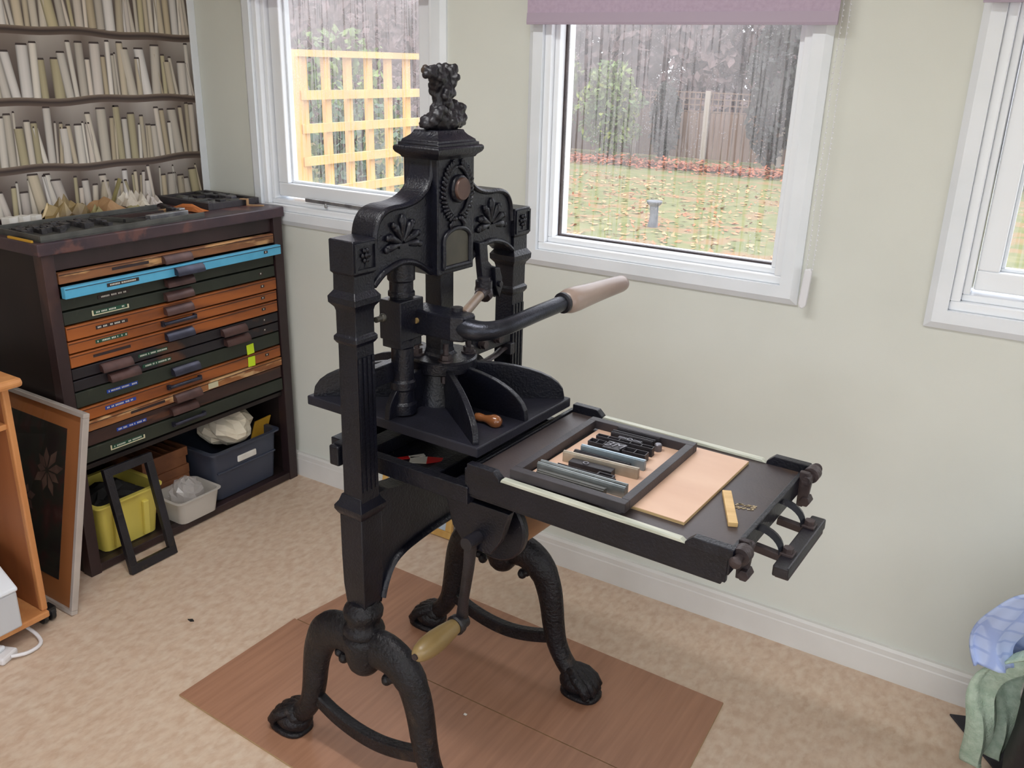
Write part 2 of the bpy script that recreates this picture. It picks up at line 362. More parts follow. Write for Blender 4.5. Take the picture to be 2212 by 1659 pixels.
for k in range(4):
    a, b = .9+k*.7, .9+(k+1)*.7
    for lo, hi in (((a,RY-.08,0),(a+.06,RY-.02,2.1)),((b-.06,RY-.08,0),(b,RY-.02,2.1)),((a+.06,RY-.08,0),(b-.06,RY-.02,.08)),((a+.06,RY-.08,2.02),(b-.06,RY-.02,2.1))): B(lo,hi).build('door_bar','upvc_white',d1)
    MB().add([(a+.06,RY-.05,.08),(b-.06,RY-.05,.08),(b-.06,RY-.05,2.02),(a+.06,RY-.05,2.02)], [(0,1,2,3)]).build('pane','picture_glass',d1)
d1 = thing('window_4', None, None, kind='structure')
for k in range(2):
    a, b = -3.2+k*1.1, -3.2+(k+1)*1.1
    for lo, hi in (((RX+.03,a,.9),(RX+.09,a+.06,2.1)),((RX+.03,b-.06,.9),(RX+.09,b,2.1)),((RX+.03,a+.06,.9),(RX+.09,b-.06,.96)),((RX+.03,a+.06,2.04),(RX+.09,b-.06,2.1))): B(lo,hi).build('sash_bar','upvc_white',d1)
    MB().add([(RX+.06,a+.06,.96),(RX+.06,b-.06,.96),(RX+.06,b-.06,2.04),(RX+.06,a+.06,2.04)], [(0,1,2,3)]).build('pane','picture_glass',d1)
W1, W2, W3 = (.305,1.097), (1.490,2.240), (2.646,3.396); WZ0, WZ1 = 1.064, 2.10
wb = MB(); xs = [0, *W1, *W2, *W3, RX]
wb.box((0,0,0), (RX,.12,WZ0)); wb.box((0,0,WZ1), (RX,.12,RZ))
for i in range(0, 8, 2): wb.box((xs[i],0,WZ0), (xs[i+1],.12,WZ1))
wall_back = struct(wb.build('wall_back', 'wall_paint'))
bbp = [(0,0),(-.018,0),(-.018,.072),(-.0165,.076),(-.0165,.092),(-.012,.1),(0,.1)]
def bbx(name, x0, x1): return struct(MB().prism(bbp, x0, x1, 'x').build(name, 'baseboard_white'))
bbx('baseboard_back', 0, RX)
struct(MB().prism([(-a,b) for a,b in bbp], RY, -.018, 'y').build('baseboard_left', 'baseboard_white'))
struct(B((0,-.030,0), (.006,0,RZ)).build('trim_1', 'trim_white', bevel=.002))

def mem(name, lo, hi, par, m='upvc_white', bv=.003): return B(lo, hi).build(name, m, par, bevel=bv)
def window(idx, x0, x1, casement, glass, stay=False):
    w = thing('window_%d' % idx, None, None, kind='structure')
    t = .048; z0, z1 = WZ0, WZ1
    # architrave boards with mitred corners and chamfered outer edge
    def board(a, b, c, d): # outer-outer-inner-inner corner points (x,z)
        mb = MB(); cx = (x0+x1)/2; cz = (z0+z1)/2
        def off(p, k): return (p[0]+(cx-p[0])*0, p[1])
        vs = []
        for (p, y) in ((a,0),(b,0),(c,0),(d,0)): vs.append((p[0], y, p[1]))
        e = .35
        a2 = (a[0]+(d[0]-a[0])*e, a[1]+(d[1]-a[1])*e); b2 = (b[0]+(c[0]-b[0])*e, b[1]+(c[1]-b[1])*e)
        vs += [(a[0],-.007,a[1]),(b[0],-.007,b[1]),(b2[0],-.018,b2[1]),(a2[0],-.018,a2[1]),(c[0],-.018,c[1]),(d[0],-.018,d[1])]
        fs = [(0,1,2,3),(0,4,5,1),(4,7,6,5),(7,9,8,6),(9,3,2,8),(0,3,9,7,4),(1,5,6,8,2)]
        return mb.add(vs, fs).build('trim_board', 'trim_white', w)
    O = [(x0-t,z0-t),(x1+t,z0-t),(x1+t,z1+t),(x0-t,z1+t)]; I = [(x0,z0),(x1,z0),(x1,z1),(x0,z1)]
    for k in range(4): board(O[k], O[(k+1) % 4], I[(k+1) % 4], I[k])
    fw = .036
    def rect(name, a, b, c, d, wd, y0, y1, m='upvc_white', bv=.003):
        mem(name, (a,y0,c), (b,y1,c+wd), w, m, bv); mem(name, (a,y0,d-wd), (b,y1,d), w, m, bv)
        mem(name, (a,y0,c+wd), (a+wd,y1,d-wd), w, m, bv); mem(name, (b-wd,y0,c+wd), (b,y1,d-wd), w, m, bv)
    rect('frame_bar', x0, x1, z0, z1, .022, -.004, .11); a, b, c, d = x0+.022, x1-.022, z0+.022, z1-.022
    rect('frame_step', a, b, c, d, .016, .016, .11); a += .016; b -= .016; c += .016; d -= .016
    if casement:
        g = .004; a += g; b -= g; c += g+.006; d -= g
        rect('sash_bar', a, b, c, d, .048, .034, .085, 'upvc_white', .004)
        a += .048; b -= .048; c += .048; d -= .048; yp = .082
        rect('glazing_bead', a, b, c, d, .008, .056, .08, 'trim_white', .002)
    else:
        rect('glazing_seal', a, b, c, d, .005, .05, .066, 'rust_iron', 0); yp = .060
    p = MB().add([(0,0,0),(b-a,0,0),(b-a,0,d-c),(0,0,d-c)], [(0,1,2,3)]).build('pane', glass, w); p.location = (a, yp, c)
    if stay:
        mb = MB().bar((x0+.20,.010,z0+.050), (x0+.47,.016,z0+.046), .012, .014)
        mb.cyl((x0+.30,.006,z0+.03), (x0+.30,.006,z0+.046), .005)
        mb.build('casement_stay', 'slab_silver', w, bevel=.003)
    return w
window(1, *W1, True, 'wet_glass_a', True); window(2, *W2, False, 'wet_glass_b'); window(3, *W3, True, 'wet_glass_c')

# ------------------------------------------------------------------ printed wallpaper of book shelves
def lerp(a, b, t): return tuple(x+(y-x)*t for x, y in zip(a, b))
wp = MB(); wpc = []
def quad(pts, cols): wp.add([(p[2], p[0], p[1]) for p in pts], [(0,1,2,3)]); wpc.append(cols)
rnd = random.Random(3)
YL, YR = -2.6, -.030
shelves = [.46, .67, .88, 1.085, 1.243, 1.453, 1.662, 1.87, 2.08, 2.29]
tones = [S(218,210,198), S(206,196,180), S(198,184,160), S(224,218,212), S(186,174,140), S(192,176,148), S(202,192,178), S(212,200,186), S(220,212,202), S(208,198,188)]
wave = lambda y, k: .004*math.sin(y*9+k*2.1)+.003*math.sin(y*23+k)
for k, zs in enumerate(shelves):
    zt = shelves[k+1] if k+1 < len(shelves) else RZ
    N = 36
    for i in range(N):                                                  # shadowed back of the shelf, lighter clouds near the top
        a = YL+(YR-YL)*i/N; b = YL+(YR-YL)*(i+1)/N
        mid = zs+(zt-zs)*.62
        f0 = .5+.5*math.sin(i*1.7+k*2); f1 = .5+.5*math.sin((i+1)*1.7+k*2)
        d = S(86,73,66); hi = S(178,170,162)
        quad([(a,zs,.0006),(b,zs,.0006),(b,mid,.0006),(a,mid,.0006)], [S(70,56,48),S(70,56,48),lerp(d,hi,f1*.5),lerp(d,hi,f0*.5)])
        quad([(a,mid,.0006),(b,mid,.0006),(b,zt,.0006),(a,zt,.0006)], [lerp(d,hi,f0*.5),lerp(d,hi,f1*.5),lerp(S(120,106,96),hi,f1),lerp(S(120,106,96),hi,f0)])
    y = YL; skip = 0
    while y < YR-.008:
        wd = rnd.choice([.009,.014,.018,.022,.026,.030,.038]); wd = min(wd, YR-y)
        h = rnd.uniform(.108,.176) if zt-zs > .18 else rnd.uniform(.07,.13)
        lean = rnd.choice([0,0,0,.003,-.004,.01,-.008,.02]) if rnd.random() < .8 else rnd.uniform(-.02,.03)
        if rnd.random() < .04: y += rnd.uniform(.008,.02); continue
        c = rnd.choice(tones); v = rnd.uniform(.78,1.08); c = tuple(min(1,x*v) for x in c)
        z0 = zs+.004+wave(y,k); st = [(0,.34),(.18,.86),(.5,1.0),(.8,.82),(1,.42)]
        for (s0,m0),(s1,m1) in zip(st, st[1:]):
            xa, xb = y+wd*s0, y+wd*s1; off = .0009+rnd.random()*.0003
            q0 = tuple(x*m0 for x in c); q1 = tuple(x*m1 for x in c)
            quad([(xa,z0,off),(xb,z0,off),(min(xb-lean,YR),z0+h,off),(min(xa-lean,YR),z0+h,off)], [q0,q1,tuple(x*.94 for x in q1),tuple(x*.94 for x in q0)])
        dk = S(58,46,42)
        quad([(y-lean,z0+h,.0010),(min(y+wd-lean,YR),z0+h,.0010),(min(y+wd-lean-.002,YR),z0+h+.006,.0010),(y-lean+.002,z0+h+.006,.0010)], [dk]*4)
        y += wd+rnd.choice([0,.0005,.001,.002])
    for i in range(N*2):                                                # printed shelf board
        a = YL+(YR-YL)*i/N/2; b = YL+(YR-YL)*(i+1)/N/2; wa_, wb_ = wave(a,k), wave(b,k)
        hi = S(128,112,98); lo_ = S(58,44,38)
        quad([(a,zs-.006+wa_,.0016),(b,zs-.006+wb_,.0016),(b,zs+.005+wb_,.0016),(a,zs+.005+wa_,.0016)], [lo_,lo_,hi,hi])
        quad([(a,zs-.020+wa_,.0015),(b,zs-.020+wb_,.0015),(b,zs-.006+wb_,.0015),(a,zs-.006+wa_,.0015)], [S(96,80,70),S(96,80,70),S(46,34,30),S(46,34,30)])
me = bpy.data.meshes.new('wallpaper'); me.from_pydata(wp.v, [], wp.f)
ca = me.color_attributes.new('Print', 'FLOAT_COLOR', 'CORNER')
for p, cols in zip(me.polygons, wpc):
    for li, c in zip(p.loop_indices, cols): ca.data[li].color = (*c, 1)
me.materials.append(MATS['book_wallpaper'])
wo = bpy.data.objects.new('wallpaper', me); COL.objects.link(wo); wo.parent = bpy.data.objects['wall_left']
wo['label'] = 'printed wallpaper of cream book spines on wavy brown shelves'

# ------------------------------------------------------------------ ceiling lamps of the room (above the frame)
def batten(x, y, rz, power, label):
    t = thing('ceiling_lamp', label, 'lamp', (x,y,RZ), rz, 'ceiling batten lamps')
    B((-.62,-.06,-.03), (.62,.06,0)).build('housing', 'lamp_housing', t, bevel=.004)
    MB().prism([(-.05,-.03),(-.05,-.045),(-.03,-.065),(.03,-.065),(.05,-.045),(.05,-.03)], -.6, .6, 'x').build('diffuser', 'lamp_diffuser', t)
    ld = bpy.data.lights.new('lamp_light', 'AREA'); ld.shape = 'RECTANGLE'; ld.size = 1.2; ld.size_y = .12; ld.energy = power; ld.color = (.98,.985,1)
    lo = bpy.data.objects.new('lamp_light', ld); COL.objects.link(lo); lo.parent = t; lo.location = (0,0,-.072)
LP = 13
batten(1.75, -1.35, 0, LP, 'long white ceiling batten lamp above the printing press')
batten(3.4, -2.9, 0, LP, 'long white ceiling batten lamp on the far side of the ceiling')

# ------------------------------------------------------------------ roller blinds
def blind(x0, x1, zb, label, rail_label=None):
    t = thing('roller_blind', label, 'blind', ((x0+x1)/2,-.05,zb)); h = (x1-x0)/2; top = 2.24-zb
    B((-h,-.001,.026), (h,.001,top-.02)).build('fabric', 'blind_mauve', t)
    MB().prism([(-.004,0),(.004,0),(.005,.006),(.003,.03),(-.003,.03),(-.005,.006)], -h, h, 'x').build('bottom_bar', 'blind_rail', t)
    MB().cyl((-h,.0,top), (h,.0,top), .022).build('roller', 'blind_mauve', t, smooth=40)
    for s in (-1,1): B((s*h-.004,-.025,top-.03), (s*h+.004,.05,top+.03)).build('bracket', 'plastic_clear_white', t)
    return t
blind(1.458, 2.303, 1.700, 'mauve roller blind over the window behind the press handle')
blind(.29, 1.13, 1.795, 'mauve roller blind above the window facing the pine trellis')
blind(2.600, 3.45, 1.745, 'mauve roller blind over the casement window beside the cloths')
bc = thing('blind_chain', 'looped white bead chain hanging beside the window architrave', 'chain', (2.306,-.030,1.10))
mb = MB()
for s, yy in ((0, -.004), (.014, .004)):
    for i in range(88):
        mb.ell((s+.002*math.sin(i*.3), yy, .02+i*.0125), (.0021,.0021,.0021), 6, 4)
    mb.tube([(s,yy,0),(s,yy,1.12)], .0006, 4)
mb.build('beads', 'plastic_clear_white', bc)['kind'] = 'stuff'
MB().prism([(-.004,-.08),(.004,-.083),(.012,-.075),(.016,.015),(.011,.024),(-.003,.02),(-.008,-.07)], -.008, .006, 'y').build('chain_tensioner', 'plastic_clear_white', bc, bevel=.003)

# ------------------------------------------------------------------ the iron hand press
PC = (1.720, -.812, .006); PR = math.radians(-2.1)
press = thing('printing_press', 'black cast-iron hand printing press with clawed feet and a wooden pull handle', 'printing press', PC, PR)
PZ = .006                                     # press heights below are above the floor; the boards lift it
def Z(v): return v-PZ
def pp(mb, name, m='press_black', par=None, **k):
    for i, v in enumerate(mb.v): mb.v[i] = (v[0], v[1], v[2]-PZ)
    return mb.build(name, m, par or press, **k)
CV = .266
# head: bell-shaped casting
R = [(.060,1.415),(.0625,1.395),(.070,1.372),(.086,1.353),(.112,1.340),(.145,1.334),(.180,1.333),(.205,1.327),(.222,1.313),(.232,1.292),(.236,1.26)]
A = [(.236,1.180),(.210,1.198),(.185,1.207),(.160,1.212),(.135,1.211),(.110,1.204),(.085,1.191),(.060,1.176)]
def smooth_pts(p, n=4):
    out = []
    for i in range(len(p)-1):
        p0, p1, p2, p3 = p[max(i-1,0)], p[i], p[i+1], p[min(i+2,len(p)-1)]
        for k in range(n):
            t = k/n; out.append(tuple(.5*((2*b)+(-a+c)*t+(2*a-5*b+4*c-d)*t*t+(-a+3*b-3*c+d)*t**3) for a,b,c,d in zip(p0,p1,p2,p3)))
    return out+[p[-1]]
Rs, As = smooth_pts(R), smooth_pts(A)
half = Rs+As
poly = half+[(-a,b) for a,b in reversed(half)]
head = pp(MB().prism(poly, -.030, .026, 'x'), 'head', smooth=35, bevel=.002)
for s in (-1,1):
    mb = MB(); mb.tube([(.026,s*(a-.004),b-.005) for a,b in Rs], [(.007,.006)]*len(Rs), 8)
    pp(mb, 'head_rim', par=head, smooth=50)
    mb = MB(); mb.tube([(.026,s*a,b+.006) for a,b in As], [(.008,.007)]*len(As), 8)
    pp(mb, 'arch_rim', par=head, smooth=50)
    # palmette of seven lobes
    mb = MB(); bz = 1.256; bv = s*.150
    for a, L in ((-78,.040),(-52,.046),(-26,.052),(0,.058),(26,.052),(52,.046),(78,.040)):
        t = math.radians(a); d = Vector((0, math.sin(t), math.cos(t)))
        path = [Vector((.027,bv,bz))+d*L*q+Vector((.0, math.sin(t)*.010*q*q, -.012*abs(math.sin(t))*q)) for q in (.12,.35,.6,.85,1.02)]
        mb.tube(path, [(.0035,.0035),(.006,.005),(.0080,.0075),(.0105,.0095),(.004,.004)], 8)
        if abs(a) > 20: mb.ell(path[-1]+Vector((.003,0,-.003)), (.006,.007,.007), 8, 6)
    mb.obox((.028,bv,bz-.004), (1,0,0), (0,1,0), (0,0,1), (.004,.013,.0045))
    pp(mb, 'palmette', par=head, smooth=60)
tower = pp(B((-.045,-.061,1.176), (.046,.061,1.416)), 'tower', bevel=.003)
# wreath round the boss
mb = MB(); wc = 1.347
for s in (-1,1):
    arc = [(.047, s*.040*math.sin(math.radians(t)), wc-.052*math.cos(math.radians(t))) for t in range(12,165,9)]
    mb.tube(arc, .0028, 6)
    for i, p in enumerate(arc[1:]):
        t = math.radians(12+9*(i+1)); out = Vector((0, s*math.sin(t+.6), -math.cos(t+.6))); inn = Vector((0, s*math.sin(t+1.9), -math.cos(t+1.9)))
        for dv in (out, inn):
            Mx = Vector((0,0,1)).rotation_difference(dv).to_matrix()
            mb.ell(Vector(p)+dv*.007+Vector((.002,0,0)), (.0042,.0042,.0100), 7, 5, Mx)
        if i % 3 == 0: mb.ell(Vector(p)+out*.014+Vector((.003,0,0)), (.004,.004,.004), 7, 5)
    mb.tube([(.048,s*.004,wc-.055),(.049,s*.016,wc-.062),(.049,s*.024,wc-.070),(.048,s*.021,wc-.076)], [.003,.004,.005,.003], 7)
    mb.ell((.050,s*.010,wc-.057), (.005,.008,.005), 8, 6)
pp(mb, 'wreath', par=tower, smooth=60)
mb = MB().lathe((.046,.006,wc+.004), (1,0,0), [(0,.0290),(.005,.0290),(.008,.027),(.009,.025)], 28); pp(mb, 'boss_ring', par=tower, smooth=40)
mb = MB().lathe((.056,.006,wc+.004), (1,0,0), [(-.004,.0235),(.003,.0235),(.005,.0220)], 28); pp(mb, 'boss', 'bronze_boss', par=tower, smooth=40)
# arched maker's plaque
arch = [(-.044,1.190),(.044,1.190),(.044,1.246)]+[(.044*math.cos(math.radians(t)), 1.246+.024*math.sin(math.radians(t))) for t in range(10,180,10)]+[(-.044,1.246)]
pl = pp(MB().prism(arch, .044, .0475, 'x'), 'plaque', 'plaque_brass', par=tower)
mb = MB(); mb.tube([(.048,a,b) for a,b in arch[2:]]+[(.048,-.044,1.190)], .0048, 8)
mb.tube([(.048,-.048,1.190),(.048,.048,1.190)], .0048, 8); mb.tube([(.048,.044,1.190),(.048,.044,1.25)], .0048, 8); pp(mb, 'plaque_frame', par=tower, smooth=50)
# cornice and stepped cap
prof = [(1.412,.047,.063),(1.417,.050,.066),(1.423,.0575,.0735),(1.428,.060,.076),(1.434,.060,.076),(1.437,.057,.073),(1.437,.053,.068),(1.443,.053,.068),(1.4435,.049,.063),(1.448,.048,.062),
        (1.452,.043,.056),(1.457,.037,.049),(1.462,.033,.045),(1.467,.031,.043),(1.468,.0,.0)]
pp(MB().sq(0, 0, prof[:-1]), 'cornice', smooth=30, bevel=.0012)
# finial: worn casting, a clump of leaves and scrolls
mb = MB(); fr = random.Random(12)
def lump(u, v, z, r, k=1.0): mb.ell((u,v,z), (r*fr.uniform(.85,1.15), r*fr.uniform(.85,1.15), r*k), 10, 7)
for i in range(34):
    t = fr.uniform(0,2*PI); z = 1.470+abs(fr.gauss(0,.012)); rr_ = .047*(1-(z-1.468)/.06)
    lump(rr_*.66*math.cos(t), .008+rr_*math.sin(t)*1.12, z+.006, fr.uniform(.008,.013))
for k in range(9): lump(.006*math.sin(k*2.3), .010+.006*math.cos(k*1.9), 1.485+k*.009, .021-.0011*k if k < 6 else .017)
for k, (u, v, z, r) in enumerate([(.020,-.030,1.496,.014),(.014,-.036,1.484,.012),(.022,-.018,1.505,.012),(.004,.050,1.497,.016),(.010,.058,1.484,.014),(.0,.046,1.512,.013),(.018,.004,1.520,.010),(.020,-.004,1.532,.008),(.018,.002,1.541,.007),(-.010,.030,1.52,.014)]): lump(u,v,z,r)
for k in range(46):
    z = 1.535+fr.random()*.052; t = (z-1.535)/.052; lo_v, hi_v = -.006-.026*t, .034+.008*t
    lump(fr.uniform(-.013,.014), lo_v+(hi_v-lo_v)*fr.random(), z, fr.uniform(.0065,.0115))
for k in range(14): lump(.010*math.cos(k*.9), -.028+.010*math.sin(k*.9), 1.572+.012*(k % 3)/2, .0075)
for k in range(14): lump(.010*math.cos(k*.9), .036+.009*math.sin(k*.9), 1.573+.014*(k % 3)/2, .0075)
for k in range(12): lump(.012*math.sin(k), .052+.014*math.sin(k*2.1), 1.478+.010*(k % 4), .011)
lump(.0,.046,1.563,.006); lump(.0,.012,1.551,.018)
mb.ell((0,.010,1.482), (.032,.052,.024), 14, 9); mb.ell((0,.014,1.520), (.015,.023,.040), 12, 9); mb.ell((0,.004,1.566), (.015,.034,.021), 12, 9)
fin = pp(mb, 'finial', 'press_worn', smooth=180)
md = fin.modifiers.new('fuse', 'REMESH'); md.mode = 'VOXEL'; md.voxel_size = .0026; md.use_smooth_shade = True
tx = bpy.data.textures.new('finial_worn', 'CLOUDS'); tx.noise_scale = .009; dm = fin.modifiers.new('worn', 'DISPLACE'); dm.texture = tx; dm.strength = .006; dm.mid_level = .5

# cheeks: fluted columns with rings and capped blocks
for s in (-1,1):
    cv = s*CV
    prof = [(.700,.026,.026),(1.074,.0245,.0245),(1.076,.027,.027),(1.082,.0305,.0305),(1.090,.0305,.0305),(1.095,.026,.026),(1.140,.026,.026),(1.148,.028,.028),(1.158,.036,.036),(1.170,.0365,.0365),(1.182,.028,.028),(1.214,.0275,.0275),(1.218,.0315,.0315),(1.279,.0315,.0315),(1.281,.030,.030)]
    colm = pp(MB().sq(.004, cv, prof), 'column', smooth=25, bevel=.0012)
    mb = MB()
    for k in (-1.5,-.5,.5,1.5): mb.box((.028,cv+k*.0125-.0035,.76), (.0315,cv+k*.0125+.0035,1.050))
    pp(mb, 'fluting', par=colm)
    mb = MB()
    for a, b in (((-.026,1.224),(.026,1.224)),((-.026,1.274),(.026,1.274))): mb.box((.034,cv+a[0],a[1]-.0025), (.0395,cv+b[0],b[1]+.0025))
    for k in (-1,1): mb.box((.034,cv+k*.0265-.0025,1.222), (.0395,cv+k*.0265+.0025,1.276))
    pp(mb, 'block_frame', par=colm)
    mb = MB(); mb.tube([(.036,cv,1.230),(.037,cv+.002,1.245),(.037,cv,1.262)], .002, 6)
    for t in range(0,360,60):
        r_ = math.radians(t); mb.ell((.038,cv+.009*math.cos(r_),1.252+.011*math.sin(r_)), (.003,.0045,.0045), 7, 5)
    mb.ell((.039,cv,1.252), (.004,.005,.005), 8, 6); pp(mb, 'rosette', par=colm, smooth=60)
    pp(MB().sq(0, cv, [(.696,.030,.030),(.702,.034,.034),(.712,.039,.039),(.720,.039,.039),(.730,.032,.032),(.745,.027,.027)]), 'ledge', smooth=30, bevel=.001)
    pp(MB().sq(0, cv, [(.698,.031,.031),(.60,.031,.031),(.53,.030,.030),(.50,.028,.028),(.476,.026,.026)]), 'pilaster', smooth=30, bevel=.002)
# web joining the cheeks under the bed
low = smooth_pts([(.236,.470),(.225,.500),(.203,.535),(.170,.552),(.125,.560),(.06,.565),(0,.566)])
lowf = [(a,b) for a,b in low]+[(-a,b) for a,b in reversed(low[:-1])]
def web_mesh(bot, top, u0, u1):
    mb = MB(); k = len(bot); vs = []
    for u in (u0, u1): vs += [(u,a,b) for a,b in bot]+[(u,a,top(a)) for a,b in bot]
    fs = []
    for i in range(k-1): fs += [(i,i+1,k+i+1,k+i), (2*k+i+1,2*k+i,3*k+i,3*k+i+1), (i+1,i,2*k+i,2*k+i+1), (k+i,k+i+1,3*k+i+1,3*k+i)]
    fs += [(0,k,3*k,2*k), (k-1,3*k-1,4*k-1,2*k-1)]
    return mb.add(vs, fs)
web = pp(web_mesh(lowf, lambda v: .738-.016*(1-min(1,(abs(v)/.21)**4)), -.024, .024), 'web', smooth=35)
mb = MB(); mb.tube([(.024,a,b+.014) for a,b in lowf], [(.013,.007)]*len(lowf), 8); pp(mb, 'web_moulding', par=web, smooth=50)
# knuckles, cabriole legs, paws, stretchers
legp = smooth_pts([(.030,.372),(.068,.374),(.106,.360),(.134,.330),(.152,.288),(.163,.238),(.171,.185),(.184,.132),(.208,.088),(.236,.058)], 3)
legr = smooth_pts([(.050,),(.049,),(.046,),(.042,),(.0385,),(.0345,),(.0320,),(.0285,),(.0260,),(.0270,)], 3)
for s in (-1,1):
    cv = s*.270
    pp(MB().lathe((0,cv,0), (0,0,1), [(.296,.006),(.300,.026),(.312,.036),(.335,.043),(.365,.047),(.385,.049),(.395,.047),(.400,.042),(.408,.047),(.418,.044),(.425,.038),(.438,.037),(.446,.043),(.458,.045),(.468,.041),(.476,.034),(.482,.030)], 24), 'knuckle', 'leg_iron', smooth=50)
    for d in (-1,1):
        leg = pp(MB().tube([(d*a,cv,b) for a,b in legp], [(.031 if i < 10 else .026, r[0]) for i, r in enumerate(legr)], 14, up=(0,0,1)), 'leg', 'leg_iron', smooth=60)
        mb = MB()
        for k in (-1.5,-.5,.5,1.5):
            y0 = cv+k*.0185; e = .006*(abs(k) > 1)
            path = [(d*.222,cv+k*.005,.074),(d*.246,cv+k*.011,.072),(d*(.270-e),y0,.063),(d*(.292-e),cv+k*.0205,.049),(d*(.304-e),cv+k*.0210,.031),(d*(.300-e),cv+k*.0205,.0165)]
            mb.tube(path, [.013,.0145,.0150,.0150,.0140,.0085], 10)
            mb.ell((d*(.280-e),y0,.060), (.0135,.0105,.0125), 9, 6); mb.ell((d*(.309-e),cv+k*.0215,.020), (.007,.0055,.0085), 8, 6)
        mb.ell((d*.254,cv,.040), (.052,.042,.034), 16, 9); mb.ell((d*.238,cv,.056), (.034,.034,.032), 14, 8)
        vs_ = []; n2 = 22
        for zz, kk in ((.0066,.96),(.0085,1.0),(.0155,1.0),(.020,.90)): vs_ += [(d*(.266+.056*kk*math.copysign(abs(math.cos(2*PI*q/n2))**.75, math.cos(2*PI*q/n2))), cv+.043*kk*math.copysign(abs(math.sin(2*PI*q/n2))**.75, math.sin(2*PI*q/n2)), zz) for q in range(n2)]
        mb.add(vs_, [(a*n2+b,a*n2+(b+1) % n2,(a+1)*n2+(b+1) % n2,(a+1)*n2+b) for a in range(3) for b in range(n2)]+[tuple(range(n2-1,-1,-1)), tuple(range(3*n2,4*n2))])
        pp(mb, 'paw', 'leg_iron', par=leg, smooth=60)
        mb = MB().ell((d*.066,cv,.303), (.013,.015,.015), 10, 7); mb.ell((d*.080,cv,.312), (.012,.013,.012), 10, 7); pp(mb, 'scroll', 'leg_iron', par=leg, smooth=60)
    st = smooth_pts([(-.170,.148),(-.11,.122),(-.04,.108),(.03,.108),(.10,.123),(.170,.148)])
    pp(MB().prism([(a,b+.018) for a,b in st]+[(a,b-.018) for a,b in reversed(st)], cv-.0125, cv+.0125, 'y'), 'stretcher', 'leg_iron', smooth=35, bevel=.004)

# rails, tray and bed
for s in (-1,1):
    pp(B((-.128 if s < 0 else -.15,s*.2-.012,.768), (.240,s*.2+.012,.806)), 'rail', bevel=.002)
    pp(B((-.132,s*.212-.012,.756), (-.104,s*.212+.012,.803)), 'rail_stop', bevel=.004)
for u in (-.145,-.06,.130,.205): pp(B((u-.016 if u != -.06 else u-.03,-.188,.772), (u+.016,.188,.802)), 'crossbar', bevel=.002)
pp(B((-.15,-.19,.763), (.22,.19,.771)), 'tray')
bed = pp(B((.238,-.198,.806), (.772,.198,.840)), 'bed', 'bed_iron', bevel=.002)
for s in (-1,1): pp(B((.236,s*.203-.005,.792), (.776,s*.203+.005,.841)), 'bed_flank', par=bed, bevel=.001); pp(B((.236,s*.200-.005,.784), (.768,s*.200+.005,.7925)), 'bed_foot', par=bed, bevel=.002)
pp(B((.770,-.206,.806), (.780,.206,.846)), 'bed_lip', par=bed, bevel=.002)
pp(B((.228,-.206,.806), (.238,.206,.845)), 'bed_lip', par=bed, bevel=.002)
def lug(u0, u1, s, cut): # raised corner bearer with one sloping end
    pts = [(u0,.838),(u1,.838),(u1,.857 if cut < 0 else .846),(u1-.014 if cut > 0 else u1,.859),(u0+.014 if cut < 0 else u0,.859),(u0,.846 if cut < 0 else .857)]
    pp(MB().prism(pts, s*.203-.009, s*.203+.009, 'y'), 'bearer_lug', par=bed, bevel=.0015)
for s in (-1,1): lug(.238,.316,s,1); lug(.700,.786,s,-1)
for s in (-1,1):
    mb = MB().prism([(.316,.8405),(.700,.8405),(.690,.8465),(.45,.8475),(.32,.8475)], s*.201-.0085, s*.201+.0055, 'y'); pp(mb, 'bearer_strip', 'strip_pale', par=bed, bevel=.001)
# hinge bolts at the end of the bed
for s in (-1,1):
    mb = MB().cyl((.794,s*.180,.845), (.794,s*.204,.845), .016, n=18); mb.cyl((.794,s*.150,.845), (.794,s*.222,.845), .008)
    mb.ell((.794,s*.224,.845), (.011,.005,.011), 12, 7); pp(mb, 'hinge', 'rust_iron', smooth=40)
    mb = MB().prism([(.778,.858),(.796,.858),(.803,.842),(.800,.806),(.792,.784),(.780,.784)], s*.164-.006, s*.164+.006, 'y'); mb.cyl((.796,s*.154,.798), (.796,s*.180,.798), .011, n=6); pp(mb, 'hinge_strap', 'rust_iron', bevel=.0015)
    mb = MB(); arc = [(.776+.046*math.sin(math.radians(t)), s*.062, .800+.034*math.cos(math.radians(t))) for t in range(-15,105,12)]
    mb.tube(arc, [(.014,.0052)]*len(arc), 4); pp(mb, 'gallows_arc', 'steel_bar', smooth=30)
    pp(MB().bar((.776,s*.062-.004,.795), (.838,s*.062-.004,.790), .014, .015), 'gallows_stay', 'rust_iron', bevel=.002)
    mb = MB().cyl((.834,s*.062,.802), (.834,s*.062,.812), .010, n=6); mb.box((.822,s*.062-.012,.798), (.846,s*.062+.012,.803)); pp(mb, 'gallows_bolt', 'rust_iron', bevel=.001)
pp(B((.824,-.112,.776), (.852,.112,.798)), 'gallows_plate', 'press_worn', bevel=.003)
pp(B((.826,-.10,.768), (.851,.105,.777)), 'gallows_pad', 'rust_iron', bevel=.002)

